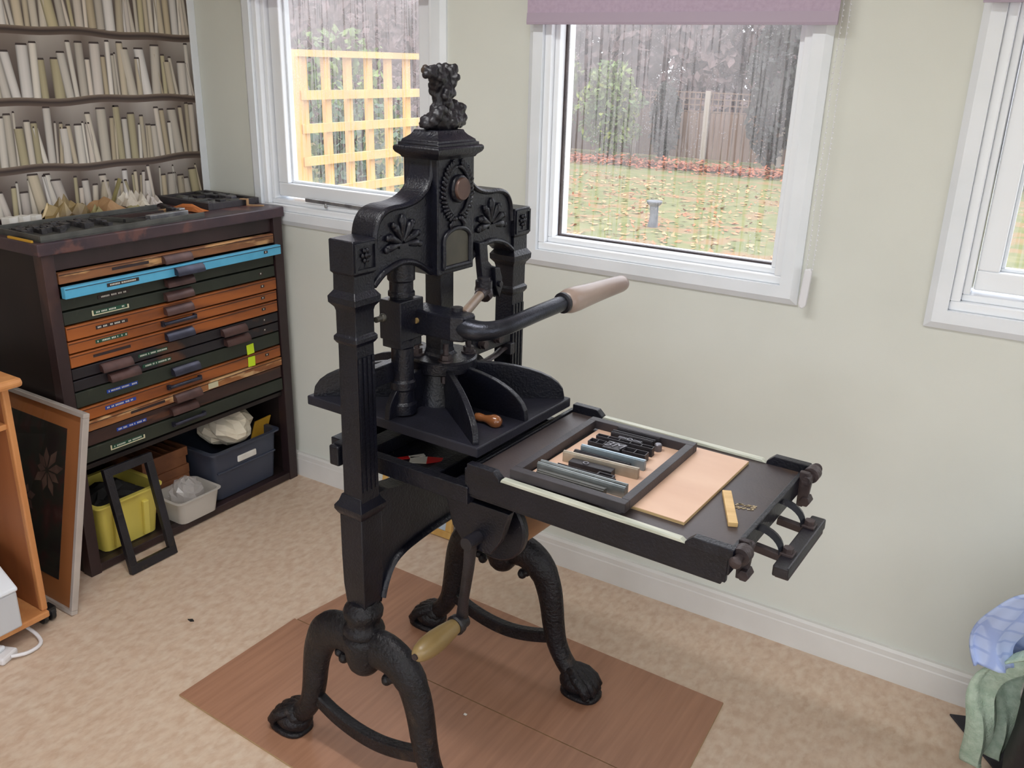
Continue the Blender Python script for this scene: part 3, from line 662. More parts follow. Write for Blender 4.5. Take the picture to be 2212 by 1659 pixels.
# platen, ribs, coupling disc, piston
platen = pp(B((-.240,-.180,.858), (.240,.180,.880)), 'platen', 'platen_grey', bevel=.003)
hub = pp(MB().lathe((0,0,0), (0,0,1), [(.878,.072),(.90,.068),(.93,.058),(.958,.056)], 24), 'hub', smooth=40)
for u, v in ((1,0),(-1,0),(1,.74),(1,-.74),(-1,.74),(-1,-.74),(0,1),(0,-1)):
    L = .238 if v in (0,) else (.178 if u == 0 else math.hypot(.228,.169)); d = Vector((u,v,0)).normalized(); nrm = Vector((-d.y,d.x,0))
    prof = [(.045,.879),(L,.879),(L,.886)]+[(.055+(L-.055)*math.sin(math.radians(t)), .886+.082*math.cos(math.radians(t))**.9) for t in range(80,-1,-10)]+[(.045,.968)]
    mb = MB(); k = len(prof)
    for w in (-.0065,.0065): mb.v += [tuple(d*a+nrm*w+Vector((0,0,b))) for a,b in prof]
    mb.f = [tuple(range(k-1,-1,-1)), tuple(range(k,2*k))]+[(i,(i+1) % k,k+(i+1) % k,k+i) for i in range(k)]; mb.c = [None]*len(mb.f)
    pp(mb, 'rib', par=platen, bevel=.0015)
disc = pp(MB().lathe((.006,.004,0), (0,0,1), [(.952,.070),(.956,.076),(.980,.077),(.984,.074)], 36), 'coupling_disc', smooth=35)
for k in range(4):
    t = math.radians(-45+90*k); u, v = .006+.058*math.cos(t), .004+.058*math.sin(t)
    mb = MB().cyl((u,v,.984), (u,v,.988), .017); mb.cyl((u,v,.988), (u,v,.999), .0125, n=6); mb.cyl((u,v,.999), (u,v,1.024), .006)
    pp(mb, 'bolt', 'rust_iron', par=disc, smooth=30); pp(MB().cyl((u,v,.935), (u,v,.953), .012, n=6), 'nut', 'rust_iron', par=disc, smooth=30)
pp(MB().sq(0,0,[(.982,.030,.030),(.990,.024,.024),(1.0,.022,.022),(1.20,.022,.022)]), 'piston', bevel=.0015)
# pull-bar pivot post and block
post = pp(MB().lathe((0,-.125,0), (0,0,1), [(.884,.030),(.905,.030),(.910,.024),(.935,.024),(.940,.028),(.955,.028),(.96,.024),(1.03,.024),(1.035,.028),(1.05,.028),(1.052,.024),(1.14,.024),(1.142,.028),(1.150,.028),(1.153,.025),(1.172,.025),(1.176,.029),(1.212,.029)], 22), 'pivot_post', smooth=35)
pp(B((-.028,-.163,1.052), (.030,-.090,1.137)), 'pivot_block', par=post, bevel=.002)
pp(B((-.026,-.158,1.034), (.026,-.092,1.053)), 'pivot_collar', par=post, bevel=.002)
# pull bar
arm = pp(MB().prism([(.0,-.112),(.118,-.112),(.143,-.102),(.147,-.066),(.136,-.055),(.0,-.052)], 1.060, 1.113, 'z'), 'bar_arm', bevel=.004)
pp(MB().cyl((.100,-.066,1.113), (.100,-.066,1.121), .012), 'arm_bolt', 'press_worn', par=arm, smooth=40); pp(MB().cyl((.03,-.112,1.09), (.03,-.117,1.09), .006), 'arm_stud', 'rounce_wood', par=arm, smooth=40)
bp = smooth_pts([(.128,-.084,1.088),(.160,-.085,1.086),(.184,-.070,1.087),(.200,-.036,1.090),(.208,.010,1.095),(.212,.065,1.099),(.214,.120,1.101),(.216,.190,1.103)], 5)
bar = pp(MB().tube(bp, [.024-.0065*min(1,i/14) for i in range(len(bp))], 16), 'pull_bar', 'steel_bar', smooth=60)
h0 = Vector((.215,.172,1.102)); h1 = Vector((.236,.418,1.106)); hd = (h1-h0).normalized(); HL = (h1-h0).length
grip = pp(MB().lathe(h0, hd, [(0,.018),(.004,.025),(.020,.0285),(.045,.0285),(.075,.0265),(.11,.0245),(.16,.0225),(HL-.02,.0205),(HL-.008,.0185),(HL,.010)], 24), 'grip', 'handle_wood', par=bar, smooth=60)
mb = MB().lathe(h0-hd*.010, hd, [(0,.018),(.002,.0235),(.008,.0240),(.013,.0215)], 24); pp(mb, 'ferrule', 'press_worn', par=bar, smooth=50)
# toggle: wooden-coloured rod, knuckle and hanging lever
rod = pp(MB().tube([(.112,-.060,1.106),(.060,.072,1.116)], .0105, 14), 'toggle_rod', 'rod_wood', smooth=50)
mb = MB().tube([(.064,.060,1.115),(.058,.075,1.117),(.054,.086,1.120)], [.012,.013,.019], 14)
mb.tube([(.056,.086,1.105),(.054,.094,1.110),(.048,.108,1.118)], [.016,.019,.014], 12); pp(mb, 'knuckle_joint', 'rust_iron', par=rod, smooth=50)
mb = MB().cyl((.054,.090,1.125), (.054,.090,1.142), .019); mb.cyl((.054,.090,1.142), (.054,.090,1.149), .014); pp(mb, 'knuckle_nut', 'press_worn', par=rod, smooth=40)
lev = [(.082,1.225),(.112,1.225),(.118,1.180),(.132,1.168),(.148,1.162),(.160,1.136),(.160,1.112),(.148,1.090),(.132,1.100),(.112,1.094),(.100,1.120),(.092,1.160)]
lv = pp(MB().prism(lev, .030, .046, 'x'), 'toggle_lever', bevel=.002)
mb = MB().prism([(.130,1.164),(.148,1.162),(.159,1.136),(.159,1.112),(.149,1.092),(.134,1.120)], .046, .056, 'x'); mb.cyl((.056,.146,1.124), (.063,.146,1.124), .007); pp(mb, 'lever_cheek', par=lv, bevel=.0015)
# guide brackets between cheeks and piston
for s in (-1,1):
    v0, v1 = sorted((s*.085, s*.240))
    gb = pp(B((.006,v0,.958) if s > 0 else (-.028,v0,.958), (.028,v1,1.000) if s > 0 else (-.006,v1,1.0)), 'guide_bracket', bevel=.002)
    if s < 0: continue
    for k in (.118,.178):
        mb = MB().cyl((.028,s*k,.982), (.034,s*k,.982), .0125); mb.cyl((.034,s*k,.982), (.044,s*k,.982), .0105, n=6); pp(mb, 'bolt', 'rust_iron', par=gb, smooth=30)
    arc = [(.022, s*a, b) for a, b in ((.090,.944),(.115,.935),(.150,.932),(.185,.936),(.212,.944),(.236,.946))]
    pp(MB().tube(arc, [(.010,.005)]*len(arc), 8), 'guide_spring', 'rust_iron', par=gb, smooth=50)
    pp(B((.0,s*.233-.010,.930), (.040,s*.233+.010,.958)), 'spring_clip', 'press_worn', par=gb, bevel=.002)
mb = MB().cyl((.030,-.236,1.118), (.030,-.220,1.118), .006); mb.ell((.030,-.216,1.118), (.009,.008,.009), 12, 8); pp(mb, 'brass_knob', 'plaque_brass', smooth=50)
# winding drum (rounce) under the bed
drum = pp(MB().lathe((.255,-.12,.694), (0,1,0), [(0,.062),(.015,.066),(.12,.068),(.225,.066),(.24,.062)], 28), 'winding_drum', 'drum_wood', smooth=40)
for v in (-.132,.132): pp(MB().lathe((.255,v-.010,.694), (0,1,0), [(0,.074),(.004,.078),(.016,.078),(.020,.074)], 28), 'drum_flange', par=drum, smooth=40)
pp(MB().cyl((.255,-.235,.694), (.255,.235,.694), .014), 'axle', 'press_worn', par=drum, smooth=40)
for s in (-1,1):
    pp(MB().prism([(.17,.768),(.33,.768),(.31,.70),(.285,.662),(.225,.662),(.19,.70)], s*.185-.010, s*.185+.010, 'y'), 'axle_hanger', par=drum, bevel=.002)
cr = pp(MB().tube([(.252,-.212,.700),(.240,-.205,.62),(.214,-.185,.53),(.199,-.172,.476),(.194,-.168,.452)], [(.015,.010),(.013,.009),(.012,.008),(.014,.010),(.017,.012)], 10), 'crank_arm', 'press_worn', smooth=50)
pp(MB().lathe((.194,-.160,.452), (0,-1,0), [(0,.018),(.016,.018),(.018,.022),(.030,.023),(.034,.020)], 20), 'crank_ferrule', 'press_worn', par=cr, smooth=40)
pp(MB().lathe((.194,-.190,.452), (0,-1,0), [(0,.017),(.012,.0185),(.040,.0225),(.070,.0250),(.095,.0240),(.118,.0190),(.128,.0140),(.132,.009)], 22), 'crank_grip', 'rounce_wood', par=cr, smooth=60)
pp(MB().cyl((.194,-.318,.452), (.194,-.326,.452), .007), 'crank_pin', 'rust_iron', par=cr, smooth=40)

# ------------------------------------------------------------------ plywood sheets under the press
def sheet(name, pts, label):
    t = thing(name, label, 'plywood', (0,0,0), 0, 'plywood floor sheets')
    MB().prism(pts, .0005, .0055, 'z').build('ply_core', 'plywood_edge', t)
    c = [sum(p[i] for p in pts)/4 for i in (0,1)]
    MB().prism([(c[0]+(p[0]-c[0])*.999, c[1]+(p[1]-c[1])*.999) for p in pts], .0055, .0062, 'z').build('ply_face', 'plywood_floor', t)
sheet('plywood_sheet', [(1.1155,-1.156),(2.335,-1.205),(2.352,-.744),(1.118,-.741)], 'brown plywood sheet under the near pair of clawed feet')
sheet('plywood_sheet', [(1.127,-.7385),(2.348,-.7415),(2.331,-.372),(1.183,-.346)], 'brown plywood sheet under the far clawed feet, beside the skirting')

# ------------------------------------------------------------------ things lying on the press (placed in the press's own frame)
PM = Matrix.Translation(Vector(PC)) @ Matrix.Rotation(PR, 4, 'Z')
def on_press(o, u, v, z, rz=0):
    p = PM @ Vector((u, v, z-PZ)); o.location = p; o.rotation_euler = (0,0,PR+rz); return o
bd = thing('plywood_board', 'pale plywood board lying on the press bed under the black frame', 'board')
B((-.1635,-.160,0), (.1635,.160,.0052)).build('ply_core', 'board_edge', bd); B((-.1630,-.1595,.0052), (.1630,.1595,.0060)).build('ply_face', 'board_ply', bd)
on_press(bd, .5085, .009, .8405)
ch = thing('chase', 'black iron chase laid over metal type on the pale plywood board', 'chase')
for n_, lo, hi in (('rail', (-.123,-.168,0), (.123,-.149,.019)), ('rail', (-.123,.149,0), (.123,.168,.019)), ('stile', (-.123,-.149,0), (-.106,.149,.019)), ('stile', (.106,-.149,0), (.123,.149,.019))):
    B(lo, hi).build(n_, 'chase_iron', ch, bevel=.001)
on_press(ch, .4465, -.022, .8466, math.radians(1.2))
CB = .8466
def bit(name, label, cat, u0, v0, u1, v1, w, h, m, grp=None, zb=CB, hollow=False):
    o = thing(name, label, cat, group=grp); L = math.hypot(u1-u0, v1-v0)
    if hollow:
        B((-L/2,-w/2,0), (L/2,w/2,h*.55)).build('base', m, o)
        for s in (-1,1): B((-L/2,s*w/2-(.0018 if s > 0 else 0),h*.55), (L/2,s*w/2+(0 if s > 0 else .0018),h)).build('wall', m, o)
        k = max(2, int(L/.022))
        for i in range(k+1): B((-L/2+i*(L-.0018)/k,-w/2+.0018,h*.55), (-L/2+i*(L-.0018)/k+.0018,w/2-.0018,h)).build('web', m, o)
    else:
        B((-L/2,-w/2,0), (L/2,w/2,h)).build('body', m, o, bevel=.0007)
        B((-L/2,-w*.18,h), (L/2,w*.18,h+.0012)).build('ridge', m, o)
    on_press(o, (u0+u1)/2, (v0+v1)/2, zb, math.atan2(v1-v0, u1-u0)); return o
bit('metal_furniture', 'dark slim spacing bar against the far rail of the chase', 'spacing bar', .396,.118,.494,.121,.006,.0200,'type_dark')
bit('metal_furniture', 'dark ridged spacing bar next to the slim far bar', 'spacing bar', .391,.1065,.489,.1105,.009,.0165,'type_dark')
bit('metal_furniture', 'dark spacing bar between the ridged bar and the ring ornament', 'spacing bar', .394,.0925,.488,.0985,.007,.0180,'type_dark')
bit('metal_furniture', 'dark hollow spacing bar between ornament line and large letters', 'spacing bar', .378,.0600,.504,.0690,.014,.0190,'type_dark', hollow=True)
bit('metal_furniture', 'dark hollow spacing bar to the bed end of the large letters', 'spacing bar', .4555,.0315,.506,.0355,.022,.0180,'type_dark', hollow=True)
bit('metal_furniture', 'dark hollow spacing bar to the platen end of the large letters', 'spacing bar', .377,.0300,.412,.0320,.020,.0180,'type_dark', hollow=True)
bit('metal_furniture', 'long bluish zinc spacing bar beside the large letters', 'spacing bar', .381,-.0105,.521,-.0015,.011,.0210,'lead_blue')
bit('metal_furniture', 'low dark reglet beside the bluish zinc bar', 'spacing bar', .374,-.0265,.497,-.0205,.013,.0130,'type_dark')
bit('metal_furniture', 'long warm grey lead bar with a bright edge', 'spacing bar', .368,-.0600,.528,-.0440,.011,.0215,'lead_warm')
bit('metal_furniture', 'dark reglet beside the small ring type block', 'spacing bar', .386,-.1120,.511,-.1070,.005,.0180,'type_dark')
bit('metal_furniture', 'long silvery spacing bar beside the dark reglet', 'spacing bar', .355,-.1245,.542,-.1175,.008,.0210,'lead_grey')
bit('metal_furniture', 'long silvery bar between its twin and the flat slab', 'spacing bar', .355,-.1355,.544,-.1300,.009,.0205,'lead_grey')
bit('metal_furniture', 'flat grey lead slab in the near corner of the chase', 'spacing bar', .368,-.1555,.512,-.1500,.016,.0150,'galley_zinc')
# type blocks
def text_mesh(body, size, m, par, loc, depth=.0012, rz=0, shear=0):
    cu = bpy.data.curves.new('letters', 'FONT'); cu.body = body; cu.size = size; cu.extrude = depth/2; cu.align_x = 'CENTER'; cu.align_y = 'CENTER'; cu.shear = shear
    o = bpy.data.objects.new('letters', cu); COL.objects.link(o)
    dg = bpy.context.evaluated_depsgraph_get(); me = bpy.data.meshes.new_from_object(o.evaluated_get(dg))
    bpy.data.objects.remove(o); n = bpy.data.objects.new('letters', me); COL.objects.link(n); me.materials.append(MATS[m]); n.parent = par; n.location = loc; n.rotation_euler = (0,0,rz); return n
tb = thing('type_block', 'large dark type block with raised letters in the chase', 'type block')
B((-.0195,-.019,0), (.0195,.019,.0190)).build('body', 'type_dark', tb, bevel=.0008); text_mesh('3M', .033, 'type_face', tb, (0,0,.0197), .0014, 0, .25)
on_press(tb, .434, .030, CB, math.radians(2.5))
tb = thing('type_block', 'slim ornament block with a ring between two rules', 'type block')
B((-.027,-.0065,0), (.027,.0065,.0165)).build('body', 'type_dark', tb, bevel=.0008)
for s in (-1,1):
    for q in (-.003,.002): B((min(s*.007,s*.026),q,.0165), (max(s*.007,s*.026),q+.002,.0178)).build('rule', 'type_face', tb)
ring = MB()
def ringm(mb, c, r, t, z0, z1, n=18):
    vs = []; 
    for rr_, z in ((r,z0),(r,z1),(r-t,z1),(r-t,z0)): vs += [(c[0]+rr_*math.cos(2*PI*i/n), c[1]+rr_*math.sin(2*PI*i/n), z) for i in range(n)]
    return mb.add(vs, [(k*n+i, k*n+(i+1) % n, ((k+1) % 4)*n+(i+1) % n, ((k+1) % 4)*n+i) for k in range(4) for i in range(n)])
ringm(ring, (0,0), .0062, .0024, .0165, .0180).build('ring', 'type_face', tb, smooth=40); on_press(tb, .444, .081, CB, math.radians(2.5))
tb = thing('type_block', 'dark plain type block with one small ring', 'type block')
B((-.046,-.010,0), (.046,.010,.016)).build('body', 'type_dark', tb, bevel=.0008); ringm(MB(), (-.012,-.001), .0062, .0026, .016, .0178).build('ring', 'type_face', tb, smooth=40)
on_press(tb, .440, -.0735, CB, math.radians(4.5))
tb = thing('type_block', 'hollow dark block beside the plain ring block', 'type block')
for lo, hi in (((-.017,-.009,0),(.017,-.006,.014)),((-.017,.006,0),(.017,.009,.014)),((-.017,-.006,0),(-.014,.006,.014)),((.014,-.006,0),(.017,.006,.014)),((-.014,-.006,0),(.014,.006,.006))): B(lo,hi).build('wall','type_dark',tb)
on_press(tb, .482, -.0945, CB, math.radians(3))
q = thing('quoin', 'small round dark quoin beside the far spacing bars', 'quoin'); MB().lathe((0,0,0),(0,0,1),[(0,.008),(.014,.008),(.016,.006)],14).build('body','type_face',q,smooth=40); on_press(q, .500, .101, CB)
st_ = thing('wooden_strip', 'short pine strip lying on the bare bed', 'strip'); B((-.064,-.0085,0), (.064,.0085,.009)).build('body', 'pine_stick', st_, bevel=.001)
on_press(st_, .7155, -.047, .8405, math.radians(-63.5))
# scuffed remains of glue or paper on the bed
sc = MB(); sr = random.Random(5)
for i in range(34):
    a, b = sr.uniform(-.017,.017), sr.uniform(-.010,.010); w_, h_ = sr.uniform(.001,.004), sr.uniform(.0008,.002)
    sc.obox((a,b,.0004), (1,.3,0), (-.3,1,0), (0,0,1), (w_,h_,.0003))
o = sc.build('paper_residue', 'residue_tan', None); tag(o, 'scraped scraps of tan paper stuck to the bed beside the pine strip', 'residue', kind='stuff'); on_press(o, .735, -.018, .8405, .35)
aw = thing('awl', 'awl with a turned brown wooden handle lying on the platen', 'awl')
MB().lathe((0,0,.0125), (1,0,0), [(0,.004),(.002,.0075),(.010,.0095),(.018,.0085),(.026,.0075),(.036,.0105),(.048,.0145),(.058,.0130),(.064,.0085),(.066,.002)], 18).build('handle', 'awl_wood', aw, smooth=60)
MB().tube([(0,0,.0125),(-.020,0,.0075),(-.045,0,.0028)], [.0022,.0018,.0008], 8).build('spike', 'steel_bar', aw, smooth=50)
on_press(aw, .150, -.067, .8785, math.radians(2))
cs = thing('card_slip', 'red and white card slip in the tray under the platen', 'card')
MB().prism([(-.03,-.012),(.0,-.014),(.0,.014),(-.03,.012)], 0, .0012, 'z').build('white_end', 'white_paper', cs); MB().prism([(0,-.014),(.026,-.004),(.028,.010),(.0,.014)], 0, .0012, 'z').build('red_end', 'red_card', cs)
cs.scale = (1.25,1.25,1); on_press(cs, .047, -.104, .7715, math.radians(35))
cs = thing('card_slip', 'narrow red and white slip beside the near rail of the tray', 'card')
B((-.034,-.005,0), (0,.005,.0012)).build('red_end', 'red_card', cs); B((0,-.005,0), (.03,.005,.0012)).build('white_end', 'white_paper', cs)
cs.scale = (1.2,1.2,1); on_press(cs, .006, -.116, .7715, math.radians(58))

# ------------------------------------------------------------------ type cabinet
CX, CY0, CY1, CT = .416, -.940, -.030, 1.090
cab = thing('type_cabinet', 'tall dark wooden type cabinet with rows of worn shallow drawers', 'cabinet', (.21,-.485,0))
def cp(lo, hi, name, m, bv=.002, par=None):
    o = Vector((.21,-.485,0)); return B(Vector(lo)-o, Vector(hi)-o).build(name, m, par or cab, bevel=bv)
cp((.022,CY0,0), (.375,CY0+.022,1.050), 'side_panel', 'cab_side'); cp((.022,CY1-.022,0), (.375,CY1,1.050), 'side_panel', 'cab_side')
cp((.022,CY0,0), (.028,CY1,1.05), 'back_panel', 'cab_side')
cp((.375,CY0-.004,0), (.416,CY0+.034,1.050), 'corner_post', 'cab_dark'); cp((.375,CY1-.040,0), (.416,CY1,1.050), 'corner_post', 'cab_dark')
cp((.008,CY0-.018,1.050), (.428,CY1+.004,1.087), 'top_slab', 'cab_top', .004)
cp((.380,CY0+.034,.998), (.402,CY1-.040,1.050), 'frieze', 'cab_dark')
cp((.028,CY0+.022,.360), (.400,CY1-.022,.376), 'drawer_floor', 'cab_side'); cp((.028,CY0+.022,.010), (.400,CY1-.022,.030), 'bottom_shelf', 'cab_side')
cp((.385,CY0+.034,.004), (.414,CY1-.040,.032), 'bottom_rail', 'cab_dark', .003)
zs_ = [.996,.958,.919,.877,.833,.785,.745,.700,.662,.624,.570,.523,.487,.437,.386]
spec = [('drawer_tan',.012,'cup_brown',(-.499,),(-.66,'slot')),('drawer_blue',.040,'cup_steel',(-.477,),(-.717,'tape_dark')),('drawer_green',.004,'cup_brown',(-.493,),(-.73,'tape_dark')),
        ('drawer_green',.006,'cup_brown',(-.503,),(-.749,'holder_cream')),('drawer_orange',.010,'cup_brown',(-.512,),(-.753,'tape_dark')),('drawer_orange',.008,'bar',(-.512,),(-.759,'tape_green')),
        ('drawer_orange',.008,'cup_steel',(-.517,),(-.758,'slot')),('drawer_black',.007,'cup_brown',(-.759,-.290),(-.620,'tape_green')),('drawer_black',.006,'cup_brown',(-.736,-.279),(-.609,'tape_green')),
        ('drawer_green',.006,'cup_steel',(-.506,),(-.744,'tape_blue')),('drawer_orange',.008,'bar',(-.517,),(-.758,'tape_blue')),('drawer_tan_pale',.012,'cup_brown',(-.514,),(-.66,'slot')),
        ('drawer_umber',.005,'cup_brown',(-.53,),(-.728,'tape_blue')),('drawer_green',.008,'bar',(-.514,),(-.752,'holder_cream'))]
for k, (m_, out, hm, hys, (ly, lk)) in enumerate(spec):
    zt, zb = zs_[k]-.003, zs_[k+1]+.002; xf = CX-.012+out; ya, yb = CY0+.038, CY1-.044
    if m_ == 'drawer_blue': ya -= .004; yb += .006
    o0 = Vector((.21,-.485,0))
    dr = thing('drawer', None, None, (xf-.21, 0, (zt+zb)/2)); dr.parent = cab; h = (zt-zb)/2
    def dpart(mb, name, mt, **kw): return mb.build(name, mt, dr, **kw)
    dpart(B((-.020,ya+.485,-h), (0,yb+.485,h)), 'front', m_, bevel=.002)
    dpart(B((-.36,ya+.492,-h+.004), (-.020,yb+.478,h-.004)), 'tray_box', 'cab_side')
    if m_ in ('drawer_blue','drawer_tan','drawer_tan_pale','drawer_orange'): dpart(B((-.002,ya+.487,h-.007), (.0012,yb+.483,h-.0055)), 'bead_line', 'cab_dark')
    for hy in hys:
        yy = hy+.485
        if hm == 'bar':
            mb = MB().tube([(.010,yy-.062,.002),(.014,yy-.05,.003),(.014,yy+.05,.003),(.010,yy+.062,.002)], .0065, 8); mb.box((-.001,yy-.068,-.006), (.012,yy-.058,.010)); mb.box((-.001,yy+.058,-.006), (.012,yy+.068,.010))
            dpart(mb, 'pull', 'cup_steel', smooth=50)
        else:
            prof = [(0,.012),(.006,.0125),(.016,.006),(.021,-.006),(.022,-.014),(.018,-.014),(.014,-.004),(.006,.004),(0,.004)]
            mb = MB().prism(prof, yy-.052, yy+.052, 'y')
            for s in (-1,1): mb.prism([(0,.012),(.006,.0125),(.016,.006),(.021,-.006),(.022,-.014),(0,-.012)], yy+s*.052-.0015, yy+s*.052+.0015, 'y')
            dpart(mb, 'pull', hm, smooth=35)
    lw = .055; yy = ly+.485
    if lk == 'slot': dpart(B((-.001,yy-.07,-.004), (.0006,yy+.06,.005)), 'label_slot', 'cab_dark')
    else:
        if lk == 'holder_cream':
            mb = MB(); mb.box((0,yy-lw-.006,-.009), (.003,yy+lw+.006,-.006)); mb.box((0,yy-lw-.008,-.009), (.003,yy-lw-.003,.008)); mb.box((0,yy+lw+.003,-.009), (.003,yy+lw+.008,.004)); dpart(mb, 'label_holder', 'holder_cream', bevel=.001)
        dpart(B((-.001,yy-lw,-.0055), (.0010,yy+lw,.0055)), 'label_tape', 'tape_green' if lk == 'holder_cream' else lk)
        mb = MB(); rr2 = random.Random(k)
        t = yy-lw+.006
        while t < yy+lw-.006:
            w_ = rr2.uniform(.002,.004)
            if rr2.random() < .8: mb.box((.0010,t,-.0025), (.0014,t+w_,.0025))
            t += w_+.0018
        dpart(mb, 'label_marks', 'tape_marks')['kind'] = 'stuff'
    if k in (1,3,4,5,6,7,8,10):
        dpart(B((-.001,.335,-.004), (.0008,.352,.006)), 'number_plate', 'tape_dark'); dpart(B((.0008,.341,-.001), (.0013,.345,.004)), 'number_mark', 'tape_marks')
    if k == 11: dpart(B((-.001,.064,-.012), (.0012,.106,.010)), 'paper_label', 'holder_cream')
for k, z in ((9,.588),(10,.541)):
    xf = CX-.012+spec[k][1]
    o = B((.0002,-.0165,-.0185), (.0010,.0165,.0185)).build('sticky_note', 'note_lime'); o.location = (xf+.0002,-.217,z); o.rotation_euler = (math.radians(3 if k == 9 else -2),0,0)
    tag(o, 'lime sticky note on the green drawer' if k == 9 else 'lime sticky note on the bright orange drawer', 'sticky note')

# ------------------------------------------------------------------ clutter on top of the cabinet
TZ = 1.0872
def crumple(name, label, cat, c, su, sv, h, m, seed, rz=0, n=9, fold=.5, group=None, z=TZ):
    r_ = random.Random(seed); tbl = {}
    def fn(a, b):
        k = (round(a*n), round(b*n))
        if k not in tbl: tbl[k] = (r_.uniform(-.4,.4), r_.uniform(-.4,.4), r_.random())
        t = tbl[k]; e = math.sin(a*PI)**.6*math.sin(b*PI)**.6 if 0 < a < 1 and 0 < b < 1 else 0
        return ((a-.5+t[0]*.6/n)*su, (b-.5+t[1]*.6/n)*sv, .0012+h*(e*(1-fold)+t[2]*fold*(.25+.75*e)))
    o = MB().grid(fn, n, n).build(name, m, None, smooth=None, solid=.0008); o.location = (*c, z); o.rotation_euler = (0,0,rz)
    return tag(o, label, cat, group)
ga = thing('galley', 'long shallow zinc galley tray along the front of the cabinet top', 'galley tray', (.286,-.650,TZ))
B((-.126,-.285,0), (.126,.285,.003)).build('base', 'galley_zinc', ga); B((.120,-.285,.003), (.126,.285,.018)).build('rim', 'galley_zinc', ga, bevel=.001)
B((-.126,-.285,.003), (-.120,.285,.018)).build('rim', 'galley_zinc', ga, bevel=.001); B((-.120,-.285,.003), (.120,-.279,.018)).build('rim', 'galley_zinc', ga, bevel=.001)
cr_ = random.Random(21)
for i in range(12):
    y = -.905+i*.022+cr_.uniform(-.003,.003); L = cr_.uniform(.05,.11); x = .18+cr_.uniform(0,.06)
    o = thing('type_line', 'dark line of set metal type in the zinc galley', 'type line', (x+L/2,y,TZ+.003), cr_.uniform(-.08,.08), 'type lines in the galley')
    k = int(L/.014); 
    for j in range(k):
        hh = cr_.uniform(.010,.017); B((-L/2+j*.014,-.008,0), (-L/2+j*.014+.0128,.008,hh)).build('sort', 'sort_grey', o)
for (a, b, w_, h_, m_, lab) in [((.195,-.635),(.380,-.560),.022,.012,'galley_zinc','dark steel rule lying askew across the galley'),((.31,-.60),(.33,-.44),.016,.010,'type_dark','dark wooden reglet beside the silver slab'),
        ((.24,-.60),(.27,-.42),.014,.012,'chase_side','brown wooden reglet behind the silver slab'),((.215,-.352),(.125,-.318),.012,.014,'chase_iron','thin dark bar leaning towards the crumpled wax paper'),
        ((.045,-.90),(.050,-.52),.030,.012,'cab_dark','brown wooden batten against the book wallpaper')]:
    zz = TZ+.0032 if a[0] > .15 and b[1] < -.37 and a[0] < .35 else TZ
    d = Vector((b[0]-a[0], b[1]-a[1])); o = thing('reglet', lab, 'strip', ((a[0]+b[0])/2,(a[1]+b[1])/2,zz), math.atan2(d.y,d.x))
    B((-d.length/2,-w_/2,0), (d.length/2,w_/2,h_)).build('body', m_, o, bevel=.001); B((-d.length/2,-w_*.2,h_), (d.length/2,w_*.2,h_+.001)).build('groove', 'type_dark', o)
o = B((-.012,-.075,0), (.012,.075,.020)).build('silver_slab', 'slab_silver', bevel=.001); o.location = (.358,-.470,TZ+.0032); o.rotation_euler = (0,0,.03); tag(o, 'bright silver metal slab in the front of the galley', 'metal slab')
for i, (x, y, s, m_, lab) in enumerate([(.30,-.375,(.012,.012,.018),'slab_silver','small silver cube beside the galley end'),(.28,-.395,(.014,.010,.020),'type_dark','small dark block at the end of the galley'),(.255,-.40,(.010,.022,.012),'kraft','little tan wooden wedge near the galley end'),
        (.085,-.835,(.016,.018,.024),'white_paper','first white block by the wallpaper, farthest from the window'),(.085,-.795,(.016,.017,.024),'white_paper','white block between two others by the wallpaper'),(.085,-.757,(.016,.016,.022),'white_paper','white block nearest the dark bottle by the wallpaper')]):
    o = B((-s[0],-s[1],0), (s[0],s[1],s[2])).build('small_block', m_, bevel=.0015); o.location = (x,y,TZ+.0032 if y < -.37 and x > .15 else TZ); o.rotation_euler = (0,0,.1*i); tag(o, lab, 'block')
bt = thing('ink_bottle', 'small dark ink bottle lying by the white blocks', 'bottle', (.075,-.700,TZ+.0145)); MB().lathe((-.03,0,0),(1,.3,0),[(0,.013),(.002,.0145),(.04,.0145),(.048,.009),(.052,.009)],16).build('body','press_black',bt,smooth=40); MB().lathe((.0190,.0150,0),(1,.3,0),[(0,.010),(.012,.010)],14).build('cap','castor_black',bt,smooth=40)
crumple('paper_wrapper', 'torn dark gold paper wrapper curling upwards', 'paper', (.088,-.655), .15, .075, .085, 'gold_paper', 4, 1.45, 7, .75)
crumple('foil_scrap', 'pale torn edge of wrapper over the gold paper', 'paper', (.132,-.575), .03, .06, .040, 'olive_paper', 14, .2, 6, .8)
crumple('paper_packet', 'opened tan kraft packet with torn edges', 'packet', (.085,-.510), .12, .085, .060, 'kraft', 41, .25, 5, .55)
crumple('wax_paper', 'crumpled white wax paper in the middle of the cabinet top', 'paper', (.085,-.400), .10, .10, .075, 'wax_paper', 6, .0, 8, .8)
crumple('wax_paper', 'smaller silvery crumpled wax paper beside the larger one', 'paper', (.072,-.318), .055, .05, .060, 'frame_silver', 9, .0, 7, .85)
crumple('olive_scrap', 'olive green paper scrap under the kraft packet', 'paper', (.142,-.440), .026, .06, .030, 'olive_paper', 11, .0, 6, .7)
o = B((-.004,-.006,0), (.004,.006,.11)).build('paper_twist', 'olive_paper', bevel=.001); o.location = (.050,-.465,TZ+.002); o.rotation_euler = (-.45,.1,.2); tag(o, 'thin olive paper twist standing behind the kraft packet', 'paper twist')
crumple('orange_envelope', 'flat orange brown envelope behind the steel bars', 'envelope', (.262,-.312), .14, .045, .026, 'kraft_orange', 16, .12, 5, .4)
